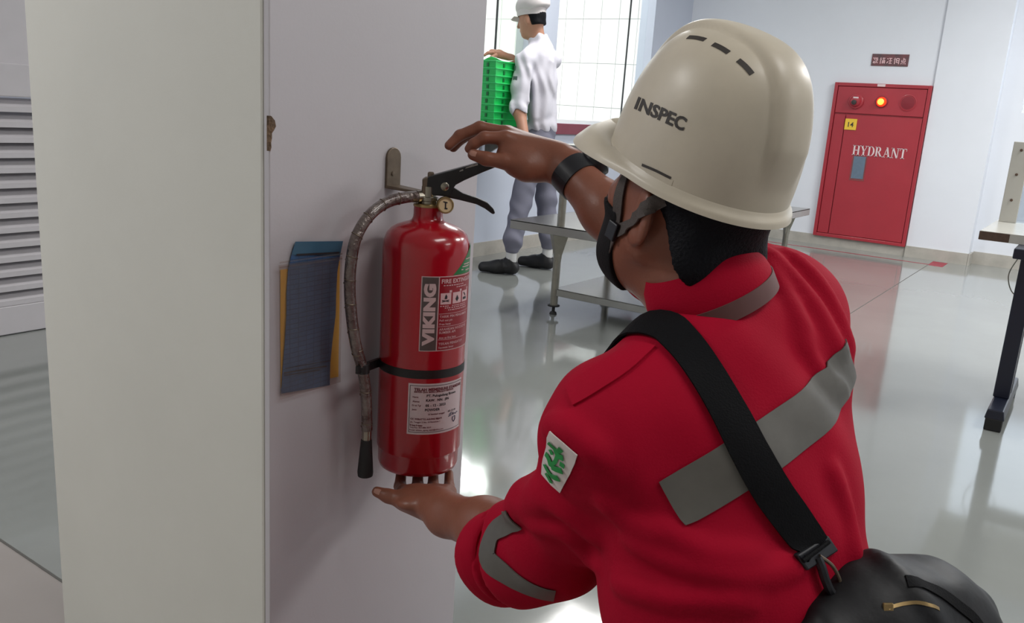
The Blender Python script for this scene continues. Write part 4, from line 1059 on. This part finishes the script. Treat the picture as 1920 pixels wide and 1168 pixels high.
# rolled cuff: a thick ring of cloth round the end of the left sleeve
d = nz(cfL - P(980, 1034, 1.14)); s_, t_ = frame_of(d)
for rr_, off_, th in ((.058, .002, .0125),):
    ring = [V(cfL + d * off_) + s_ * (math.cos(a) * rr_) + t_ * (math.sin(a) * rr_ * 1.02) for a in np.linspace(0, 2 * math.pi, 40)]
    rows = []
    for i in range(41):
        a = 2 * math.pi * i / 40; o_ = (s_ * math.cos(a) + t_ * math.sin(a)); cc_ = V(cfL + d * (off_ - .014)) + o_ * (.0585 + .003 * math.sin(3 * a))
        rows.append([cc_ + o_ * (.0085 * math.cos(b)) + V(d) * (.022 * math.sin(b) + .004 * math.sin(2 * a + 1)) for b in np.linspace(0, 2 * math.pi, 17)])
    MB().grid(rows).build('rolled_cuff', 'coverall', me_, True)
# reflective bands
def pband(pix, w, name, material, off=.0030, th=.0015, nw=7, parent=None):
    return ribbon(cb, path_on(cb, pix), w, off, th, name, material, parent or me_, nw=nw)
pband([(1258, 945), (1330, 905), (1400, 862), (1480, 805), (1540, 755), (1575, 708), (1592, 672)], .052, 'back_band', 'reflective')
pband([(962, 975), (935, 990), (918, 1020), (918, 1050), (950, 1075), (990, 1100), (1040, 1116)], .030, 'sleeve_band', 'reflective')
# shoulder tab, sleeve patch with a green leafy emblem
pband([(1068, 742), (1110, 715), (1160, 682), (1205, 645)], .034, 'shoulder_tab', 'coverall', .003, .0048)
pc_ = [[(1033, 808), (1058, 830), (1084, 852)], [(1024, 848), (1048, 868), (1070, 888)], [(1018, 888), (1036, 908), (1052, 922)]]
rows = []
for r_ in pc_:
    row = []
    for k in range(7):
        u = k / 6 * 2; i = min(1, int(u)); u -= i; q = np.array(r_[i]) * (1 - u) + np.array(r_[i + 1]) * u; h_ = hit(cb, *q)
        if h_ is None: h_ = (near(cb, P(q[0], q[1], 1.0), 0), nz(-ray(*q)))
        row.append(near(cb, h_[0], .0022))
    rows.append(row)
fine = []
for j in range(9):
    v = j / 8 * 2; i = min(1, int(v)); v -= i; fine.append([near(cb, rows[i][k] * (1 - v) + rows[i + 1][k] * v, .0022) for k in range(7)])
pt = MB().slab(fine, .0012).build('sleeve_patch', 'patch_white', me_, True)
for pl_, r_ in (([(1032, 826), (1040, 834), (1050, 842), (1056, 838)], 4), ([(1044, 836), (1050, 850), (1060, 856)], 4.5), ([(1028, 848), (1034, 858), (1038, 872)], 4.5), ([(1038, 872), (1046, 876), (1058, 880)], 4.5),
                ([(1026, 868), (1032, 880), (1040, 890), (1052, 894)], 4.5), ([(1028, 884), (1034, 894), (1038, 902)], 4), ([(1050, 850), (1046, 862), (1040, 868)], 3), ([(1036, 840), (1040, 850)], 3), ([(1054, 866), (1062, 872)], 3.5), ([(1046, 888), (1052, 898)], 3.5)):
    q = path_on(cb, pl_)
    if len(q) >= 2: ribbon(cb, q, r_ * 2 * .00078, .0040, .0006, 'emblem_leaf', 'patch_green', pt, nw=3, sub=4)
# collar
cc0 = nk + UP * .024 + BF * .006; CR_ = nz(BR + UP * .46); CUx = nz(UP + BF * .25); CUx = nz(CUx - CR_ * (CUx @ CR_)); CF_ = np.cross(CUx, CR_)
rows_o = []
for i in range(49):
    a = math.radians(-150 + 300 * i / 48); o_ = CF_ * -math.cos(a) * .064 + CR_ * math.sin(a) * .060
    fold = .012 + .004 * math.cos(a)
    rows_o.append([cc0 + o_ * 1.16 - CUx * .030, cc0 + o_ * 1.17 - CUx * .010, cc0 + o_ * 1.10 + CUx * .012, cc0 + o_ * .99 + CUx * .026, cc0 + o_ * .93 + CUx * .022, cc0 + o_ * .93 - CUx * .025])
col_ = MB().slab(rows_o, -.0022).build('collar', 'coverall', me_, True, angle=70)
rows_t = [[cc0 + (r_[0] - cc0) * 1.035 - CUx * .004, cc0 + (r_[1] - cc0) * 1.035 - CUx * .004] for r_ in rows_o]
MB().slab(rows_t, -.0012).build('collar_trim', 'collar_trim', col_, True)
# boots
for s in (-1, 1):
    f = Field(np.array([*(pelv - BF * .25 + BR * s * .1)[:2], .0]) - np.array([.2, .2, .02]), np.array([*(pelv - BF * .15 + BR * s * .1)[:2], .2]) + np.array([.2, .2, .0]), .005)
    b0_ = pelv - BF * .10 + BR * s * .10; b1_ = pelv - BF * .26 + BR * s * .10
    f.cap((b0_[0], b0_[1], .075), (b1_[0], b1_[1], .10), .052, .046, .02); f.cap((b1_[0], b1_[1], .11), (b1_[0], b1_[1], .035), .045, .034, .02)
    soft(f, 'boot', 'boot', me_)

# ------------------------------------------------------------------ watch on the right wrist
wc = wrR * .92 + elR * .08; wd = nz(elR - wrR); s_, t_ = frame_of(wd, (0, 0, 1))
wt = thing('wristwatch', wc, 'black wristwatch on the inspector raised right wrist', 'watch')
rows = []
for i in range(41):
    a = 2 * math.pi * i / 40; o_ = s_ * math.cos(a) * .0325 + t_ * math.sin(a) * .0315
    rows.append([V(wc) + o_ - V(wd) * .015, V(wc) + o_ * 1.02, V(wc) + o_ + V(wd) * .015])
MB().slab(rows, .003).build('band', 'watch_black', wt, True)
best = max(np.linspace(0, 2 * math.pi, 60), key=lambda a: float((s_ * math.cos(a) + t_ * math.sin(a)).dot(V(CU * .8 + CR * .45 + CF * .3))))
on_ = s_ * math.cos(best) + t_ * math.sin(best)
MB().lathe([(.022, .028), (.025, .034), (.025, .045), (.021, .049), (.004, .050)], wc, 24, np.array(on_)).build('case', 'watch_black', wt, True)
MB().lathe([(.0185, .0492), (.0185, .0505)], wc, 24, np.array(on_)).build('glass', 'print_dark', wt, True)
pa_ = V(wc) + V(wd) * -.013
MB().tube([pa_ + (s_ * math.cos(a) + t_ * math.sin(a)) * .0322 for a in np.linspace(0, 2 * math.pi, 40)], .0012, 6).build('trim_ring', 'chrome', wt, True)

# ------------------------------------------------------------------ helmet
hm = thing('safety_helmet', HD(0, 0, .03), 'scuffed cream safety helmet with INSPEC lettering on the kneeling man', 'helmet')
A_, B_, H_ = .114, .095, .157
HC = HD(.007, 0, .040)
def shell_pt(th, e, off=0.0):
    """th around (0 = front), e elevation 0 (rim) .. 1 (crown)"""
    c, s = math.cos(th), math.sin(th)
    w = math.cos(e * math.pi / 2) ** .62; hgt = math.sin(e * math.pi / 2) ** .92
    lat = s * w * B_; fo = c * w * A_ * (1 + .02 * (1 - e) * (c > 0))
    up_ = hgt * H_
    rid = max(0.0, 1 - (abs(lat) / .030) ** 6) * .0075 * min(1, max(0, (up_ - .03) / .04)) if abs(lat) < .030 else 0
    p = np.array([fo, lat, up_]); n = nz([fo / A_ ** 2, lat / B_ ** 2, max(up_, 0) / H_ ** 2])
    p = p + n * (rid + off); return HC + HF * p[0] + HRr * p[1] + HU * p[2]
nth, ne = 144, 44
rows = [[shell_pt(2 * math.pi * k / nth, (i / ne) ** 1.0 * .9999) for k in range(nth)] for i in range(ne + 1)]
sh = MB().grid(rows, closed=True).build('shell', 'helmet_shell', hm, True, angle=180)
# brim with a front peak
def brim_w(th):
    c = math.cos(th); return .005 + .053 * max(0, c) ** 1.6 + .003 * max(0, -c) ** 2
rows = []
for k in range(nth + 1):
    th = 2 * math.pi * k / nth; c, s = math.cos(th), math.sin(th); w_ = brim_w(th); d_ = nz([c * B_, s * A_, 0])
    def pt(off, up_): return HC + HF * (c * A_ + d_[0] * off) + HRr * (s * B_ + d_[1] * off) + HU * up_
    drop = -.016 * max(0, c) ** 2; arch = .010 * max(0, c) ** 2
    rows.append([pt(-.004, .012), pt(.0015, .004), pt(w_ * .45, .0005 + arch), pt(w_ * .8, -.001 + arch * .3 + drop * .4), pt(w_, -.004 + drop), pt(w_ + .0012, -.0085 + drop), pt(w_ - .002, -.0095 + drop), pt(w_ * .4, -.006 + arch * .5), pt(-.005, -.004), pt(-.006, .010)])
MB().grid(rows).build('brim', 'helmet_shell', hm, True, angle=50)
hbv = bvh_of(sh)
def on_shell(px, py, off=.0006):
    h_ = hit(hbv, px, py)
    return None if h_ is None else h_[0] + h_[1] * off * (1 if h_[1] @ ray(px, py) < 0 else -1)
pts, fs, w_, h_ = text2d('INSPEC', 1.0, .035, 1.0)
TL, TR, BR_, BL = [np.array(q, float) for q in ((1198, 181), (1290, 222), (1281, 247), (1189, 204))]
q = []
for x, y in pts:
    u, v = x / w_, y / h_; pp = (BL * (1 - u) + BR_ * u) * (1 - v) + (TL * (1 - u) + TR * u) * v; g = on_shell(*pp); q.append(HC if g is None else g)
MB().add(q, fs).build('lettering', 'helmet_dark', sh)
for px in ([(1290, 70), (1306, 71), (1322, 75)], [(1337, 83), (1352, 90), (1366, 99)], [(1384, 113), (1397, 124), (1410, 139)]):
    pp = [on_shell(*p, -.0005) for p in px]
    if all(p is not None for p in pp): ribbon(hbv, pp, .0058, .0006, .0004, 'vent_slot', 'helmet_dark', sh, nw=3, sub=4)
pp = [on_shell(*p) for p in ((1204, 309), (1230, 320), (1258, 334))]
if all(p is not None for p in pp):
    ribbon(hbv, pp, .0028, .0006, .0004, 'slot_line', 'helmet_dark', sh, nw=3)
pp = [on_shell(*p) for p in ((1208, 329), (1232, 340), (1258, 352))]
if all(p is not None for p in pp): ribbon(hbv, pp, .017, .0003, .0022, 'accessory_slot', 'helmet_shell', sh, nw=5)
# chin straps: front and rear webbing meeting at a buckle below the cheek
bk_ = near(hb, HD(.030, -.062, -.045), .005)
def strap(path, name, w=.016):
    return ribbon(hb, path, w, .0042, .0016, name, 'strap_grey', hm, nw=5)
strap([HD(.062, -.066, .035), HD(.052, -.066, .0), HD(.042, -.064, -.03), bk_], 'front_strap')
strap([HD(-.035, -.080, .028), HD(-.015, -.085, .0), HD(.010, -.072, -.03), bk_], 'rear_strap')
strap([bk_, HD(.040, -.052, -.075), HD(.052, -.034, -.105), HD(.058, 0, -.117), HD(.052, .034, -.105), HD(.040, .052, -.075), HD(.030, .062, -.045), HD(.042, .064, -.01), HD(.055, .067, .035)], 'chin_strap')
MB().obox(bk_ - HRr * .004, HF, HRr, HU, .008, .003, .011).build('buckle', 'watch_black', hm, bevel=.0015)

# ------------------------------------------------------------------ shoulder bag
mat('bag_black', (13, 13, 17), .55, var=.2, vscale=14, bump=.1, bscale=45, spec=.35)
bag = thing('shoulder_bag', P(1680, 1240, .92), 'black shoulder bag hanging at the inspector right hip on a wide strap', 'bag')
bp = P(1700, 1185, .93)
f = Field(bp - .26, bp + .26, .0048); bx_, by_ = nz(CR * .9 + CF * .45), None
bx_ = nz(np.array([bx_[0], bx_[1], 0])); by_ = np.cross(UP, bx_)
def BG(u, v, z): return bp + bx_ * u + by_ * v + UP * z
f.ell(BG(.0, 0, -.02), (bx_, by_, UP), (.135, .075, .090), 0)
f.cap(BG(-.055, 0, .035), BG(.040, .01, .018), .055, .045, .03); f.cap(BG(.055, -.01, -.005), BG(.115, 0, -.06), .045, .040, .02)
f.cap(BG(-.02, -.02, .055), BG(.025, -.02, .050), .024, .020, .012); f.cap(BG(.05, -.02, .03), BG(.085, -.02, .010), .022, .018, .010)
f.cap(BG(-.10, 0, -.10), BG(.11, 0, -.11), .06, .06, .04)
f.cap(P(1545, 1215, .87), P(1640, 1150, .90), .048, .052, .04)
f.F += (.003 * np.sin(f.coords((0, 0, 0), (60, 30, 90)) + 2 * np.sin(f.coords((0, 0, 0), (20, 44, 10))))).astype(np.float32)
bb = soft(f, 'pouch', 'bag_black', bag); bbv = bvh_of(bb)
pz = path_on(bbv, [(1665, 1140), (1695, 1132), (1725, 1130), (1760, 1142)])
if len(pz) > 1: ribbon(bbv, pz, .0035, .001, .0012, 'zip', 'brass', bb, nw=3)
pz = path_on(bbv, [(1665, 1138), (1672, 1146)])
if pz: MB().obox(pz[0], CR, CU, CF, .005, .004, .002).build('zip_puller', 'brass', bb, bevel=.001)
pz = path_on(bbv, [(1700, 1090), (1760, 1110), (1815, 1150), (1840, 1180)])
if len(pz) > 1: ribbon(bbv, pz, .012, .002, .002, 'seam_piping', 'webbing', bb, nw=3)
# strap over the left shoulder and across the back
sp_ = path_on(cb, [(1238, 612), (1275, 640), (1320, 700), (1365, 775), (1405, 850), (1445, 920), (1490, 985), (1520, 1030)])
fr_ = [nk + BF * .10 - BR * .09 - UP * .10, nk + BF * .06 - BR * .085 - UP * .045]
ribbon(cb, fr_ + sp_, .040, .0065, .0025, 'shoulder_strap', 'webbing', bag, nw=5)
def oc(px, py, off=.006):
    h_ = hit(cb, px, py)
    if h_ is None: return P(px, py, .90)
    return h_[0] + (CAM - h_[0]) / np.linalg.norm(CAM - h_[0]) * off
sd_ = nz(oc(1534, 1042) - oc(1505, 1000)); sw_ = nz(oc(1552, 1018) - oc(1505, 1048)); sn_ = nz(np.cross(sw_, sd_))
MB().obox(oc(1530, 1036, .006), sd_, sw_, sn_, .011, .025, .0035).build('strap_buckle', 'watch_black', bag, bevel=.002)
MB().tube([oc(1506, 1052, .010), oc(1554, 1016, .010)], .0022, 8).build('buckle_bar', 'webbing', bag, True)
MB().tube(bez([oc(1532, 1044, .010), oc(1540, 1062, .012), oc(1548, 1088, .013), oc(1560, 1112, .014), oc(1584, 1132, .016)], 5), .0048, 8).build('clip_hook', 'watch_black', bag, True)
MB().tube(bez([oc(1536, 1042, .012), oc(1560, 1060, .014), oc(1574, 1086, .015), oc(1578, 1110, .016), oc(1586, 1130, .016)], 5), .0020, 8).build('clip_gate', 'bracket_bronze', bag, True)
MB().tube(bez([P(1596, 1140, .91), P(1625, 1160, .915), P(1660, 1180, .92)], 5), .010, 10).build('bag_tab', 'webbing', bag, True)
# ------------------------------------------------------------------ the worker at the window
mat('shirt_white', (206, 204, 214), .75, var=.03, vscale=14, bump=.1, bscale=200)
mat('trouser_grey', (116, 116, 132), .8, var=.05, vscale=12)
mat('cap_white', (214, 208, 208), .75, var=.03)
mat('skin_light', (176, 128, 104), .5, var=.06, vscale=12)
mat('sock_white', (222, 222, 222), .8)
mat('shoe_black', (24, 23, 26), .5)
mat('badge_grey', (120, 124, 134), .6)
hL, tL = on_z(970, 515, 0), on_z(912, 510, 0); hR, tR = on_z(1036, 506, 0), on_z(994, 500, 0)
D1 = float((hL - CAM) @ CF)
def Wp(px, py, dd=0.0): return P(px, py, D1 + dd)
wk = thing('person', ((hL[0] + hR[0]) / 2, (hL[1] + hR[1]) / 2, 0), 'worker in white shirt, grey trousers and white cap at the window with green crates', 'person')
WFt = nz(np.array([*(tL - hL)[:2], 0])); WRt = nz((WFt[1], -WFt[0], 0))
# skin: head, neck, arms
lo = np.min([Wp(905, 100), Wp(1060, 260, .3), Wp(905, 270, -.3)], 0) - .1; hi = np.max([Wp(905, -10), Wp(1060, -10, .3), Wp(1060, -10, -.3)], 0) + .1
f = Field(lo, hi, .0055)
hc = Wp(996, 36, -.02); hfw = nz(WFt + CF * .50 - UP * .16); hr_ = nz(np.cross(hfw, UP)); hu_ = np.cross(hr_, hfw)
f.ell(hc + hu_ * .02 - hfw * .01, (hfw, hr_, hu_), (.092, .074, .095), 0); f.ell(hc + hfw * .030 - hu_ * .05, (hfw, hr_, hu_), (.056, .056, .070), .04)
f.ell(hc + hfw * .056 - hu_ * .094, (hfw, hr_, hu_), (.026, .030, .022), .03); f.cap(hc + hfw * .088 + hu_ * .01, hc + hfw * .104 - hu_ * .028, .009, .013, .012)
f.cap(hc + hfw * .082 - hu_ * .062 - hr_ * .012, hc + hfw * .082 - hu_ * .062 + hr_ * .012, .010, .010, .01)
for s in (-1, 1):
    f.ell(hc + hr_ * s * .076 - hfw * .008 - hu_ * .016, (hfw, hr_, hu_), (.018, .008, .030), .006)
    f.ell(hc + hfw * .082 + hr_ * s * .03 + hu_ * .012, (hfw, hr_, hu_), (.012, .014, .010), .01, 'sub')
f.cap(hc - hu_ * .04 - hfw * .02, Wp(1011, 95, .02), .054, .056, .03)
f.chain([Wp(1012, 110, .02), Wp(1016, 180, .02), Wp(1015, 250, .02)], [.075, .07, .07], .03)
f.chain([Wp(984, 120, -.11), Wp(974, 190, -.14), Wp(975, 215, -.17), Wp(984, 258, -.24)], [.045, .042, .040, .030], .02)     # near arm
f.chain([Wp(1030, 112, .12), Wp(985, 150, .18), Wp(958, 112, .12), Wp(936, 101, .08)], [.045, .042, .034, .027], .02)       # far arm
f.chain([Wp(936, 101, .08), Wp(922, 98, .06)], [.026, .022], .015)
for k in range(4): f.chain([Wp(925, 98 + k * .4, .03 + k * .018), Wp(915, 98.5 + k * .5, .02 + k * .018), Wp(908, 103 + k * .5, .02 + k * .018)], [.011, .0095, .008], .006)
f.chain([Wp(930, 103, .02), Wp(922, 107, .0), Wp(917, 110, .0)], [.013, .011, .009], .006)
f.chain([Wp(984, 258, -.24), Wp(984, 272, -.25)], [.03, .024], .015)
for k in range(4): f.chain([Wp(976 + k * 5, 272, -.26 + k * .006), Wp(975 + k * 5, 288, -.25 + k * .006), Wp(978 + k * 4, 296, -.23 + k * .006)], [.010, .009, .008], .005)
f.chain([Wp(974, 264, -.26), Wp(968, 276, -.27)], [.012, .009], .006)
soft(f, 'body', 'skin_light', wk)
# shirt
f = Field(lo - np.array([.05, .05, .05]), hi, .0062)
f.chain([Wp(1014, 118, .03), Wp(1014, 160, .02), Wp(1015, 205, .02), Wp(1016, 238, .02)], [.112, .106, .090, .102], .05)
f.cap(Wp(1004, 98, -.04), Wp(986, 113, -.10), .062, .062, .05); f.cap(Wp(1022, 100, .08), Wp(1034, 112, .12), .066, .062, .05)
f.chain([Wp(984, 116, -.11), Wp(976, 165, -.13), Wp(974, 205, -.15)], [.064, .058, .058], .03)
f.chain([Wp(1032, 114, .12), Wp(992, 148, .18), Wp(978, 132, .16)], [.064, .058, .054], .03)
f.cap(Wp(1014, 92, .01), Wp(1010, 76, .0), .082, .066, .03)
for a, b, r_ in (((962, 196, -.17), (984, 203, -.20), .014), ((960, 206, -.17), (986, 212, -.20), .013), ((1000, 118, -.085), (1006, 220, -.07), .012), ((1016, 108, -.075), (1022, 215, -.06), .012), ((1036, 118, -.06), (1028, 210, -.05), .012),
                 ((992, 130, -.16), (990, 190, -.17), .009)): f.cap(Wp(*a), Wp(*b), r_, r_, .035)
f.F += (.0045 * np.sin(f.coords((0, 0, 0), tuple(CR * 85 + UP * 10)) + 1.6 * np.sin(f.coords((0, 0, 0), (9, 6, 19))))).astype(np.float32)
c = Wp(1016, 246, .0); f.plane(c, (0, 0, -1))
f.cap(Wp(1006, 60, .0), Wp(1010, 80, .01), .058, .056, .006, 'sub')
f.cap(Wp(974, 206, -.155), Wp(977, 228, -.19), .045, .05, .006, 'sub')
sh_ = soft(f, 'shirt', 'shirt_white', wk); tag(sh_, 'loose white work shirt with rolled sleeves')
sb_ = bvh_of(sh_)
for px, py in ((966, 128), (966, 148)):
    h_ = hit(sb_, px, py)
    if h_: MB().obox(h_[0] + h_[1] * .002, np.cross(h_[1], UP), h_[1], UP, .018, .002, .016).build('sleeve_badge', 'badge_grey', wk, bevel=.002)
# trousers
aL, aR = hL + WFt * .045 + UP * .18, hR + WFt * .045 + UP * .18
lo = np.min([hL, hR, Wp(950, 330), Wp(1060, 330, .2)], 0) - .12; hi = np.max([Wp(950, 230), Wp(1060, 230, .25), hL, hR], 0) + .12; lo[2] = .05
f = Field(lo, hi, .0062)
f.chain([Wp(1016, 240, .02), Wp(1012, 268, .03)], [.094, .105], .04)
f.chain([Wp(1000, 280, -.02), Wp(978, 375, -.02), aL + UP * .05, aL], [.090, .070, .062, .050], .03)
f.chain([Wp(1024, 280, .12), Wp(1024, 375, .17), aR + UP * .05, aR], [.090, .070, .062, .050], .03)
f.F += (.0035 * np.sin(f.coords((0, 0, 0), (14, 12, 52)) + 1.4 * np.sin(f.coords((0, 0, 0), (18, 25, 8))))).astype(np.float32)
f.plane(aL - UP * .032, (0, 0, -1))
tr_ = soft(f, 'trousers', 'trouser_grey', wk); tag(tr_, 'grey jogger trousers')
# socks and shoes
for h0, t0 in ((hL, tL), (hR, tR)):
    dr = nz(t0 - h0); an = h0 + dr * .05
    MB().tube([an + UP * .05, an + UP * .18], .037, 16).build('sock', 'sock_white', wk, True)
    f = Field(np.minimum(h0, t0) - .09, np.maximum(h0, t0) + np.array([.09, .09, .16]), .004)
    f.chain([h0 + dr * .035 + UP * .045, h0 + dr * .14 + UP * .040, h0 + dr * .235 + UP * .034], [.044, .044, .036], .03)
    f.cap(h0 + dr * .045 + UP * .05, h0 + dr * .055 + UP * .085, .046, .044, .02); f.cap(h0 + dr * .09 + UP * .075, h0 + dr * .16 + UP * .055, .026, .022, .02)
    f.plane(h0 + UP * .004, (0, 0, -1)); f.cap(h0 + dr * .045 + UP * .10, h0 + dr * .045 + UP * .15, .037, .04, .004, 'sub')
    so = soft(f, 'shoe', 'shoe_black', wk)
    for k in range(3):
        m_ = h0 + dr * (.10 + .022 * k) + UP * (.098 - .008 * k); sd = nz(np.cross(dr, UP)); MB().tube([m_ - sd * .02, m_ + UP * .004, m_ + sd * .02], .003, 6).build('lace', 'badge_grey', so, True)
# hair and cap
f = Field(hc - .16, hc + .17, .0055); f.ell(hc + hu_ * .018 - hfw * .014, (hfw, hr_, hu_), (.096, .079, .1), 0)
f.cap(hc - hfw * .055 - hu_ * .045 - hr_ * .03, hc - hfw * .055 - hu_ * .045 + hr_ * .03, .034, .034, .02)
cf_, cu_ = f.coords(hc, hfw), f.coords(hc, hu_); f.F = np.maximum(f.F, (cf_ + .028 - np.maximum(cu_, 0) * .5).astype(np.float32)); f.F = np.maximum(f.F, (-cu_ - .052).astype(np.float32))
soft(f, 'hair', 'hair', wk)
cpt = thing('work_cap', hc + hu_ * .05, 'puffy white work cap on the worker by the window', 'cap')
f = Field(hc - .2, hc + .25, .0055)
f.ell(hc + hu_ * .095 - hfw * .022, (nz(hfw - hu_ * .25), hr_, nz(hu_ + hfw * .25)), (.118, .098, .078), 0); f.ell(hc + hu_ * .075 - hfw * .055, (hfw, hr_, hu_), (.085, .09, .070), .03)
f.F += (.004 * np.sin(f.coords(hc, tuple(hr_ * 60 + hfw * 25)))).astype(np.float32)
f.plane(hc + hu_ * .035 - hfw * .02, -hu_ + hfw * -.22)
soft(f, 'crown', 'cap_white', cpt)
rows = []
for i in range(33):
    a = 2 * math.pi * i / 32; o_ = hfw * math.cos(a) * .100 + hr_ * math.sin(a) * .083; b_ = hc + hu_ * (.042 + .012 * math.cos(a)) - hfw * .008
    rows.append([b_ + o_ - hu_ * .022, b_ + o_ * 1.03, b_ + o_ * 1.02 + hu_ * .022])
MB().slab(rows, -.003).build('band', 'cap_white', cpt, True)
rows = [[hc + hu_ * .030 + hfw * (.088 + .045 * j * (math.cos(a) ** .6)) + hr_ * math.sin(a) * .075 - hu_ * .014 * j for a in np.linspace(-1.2, 1.2, 13)] for j in (0, .5, 1)]
MB().slab(rows, .003).build('peak', 'cap_white', cpt, True)
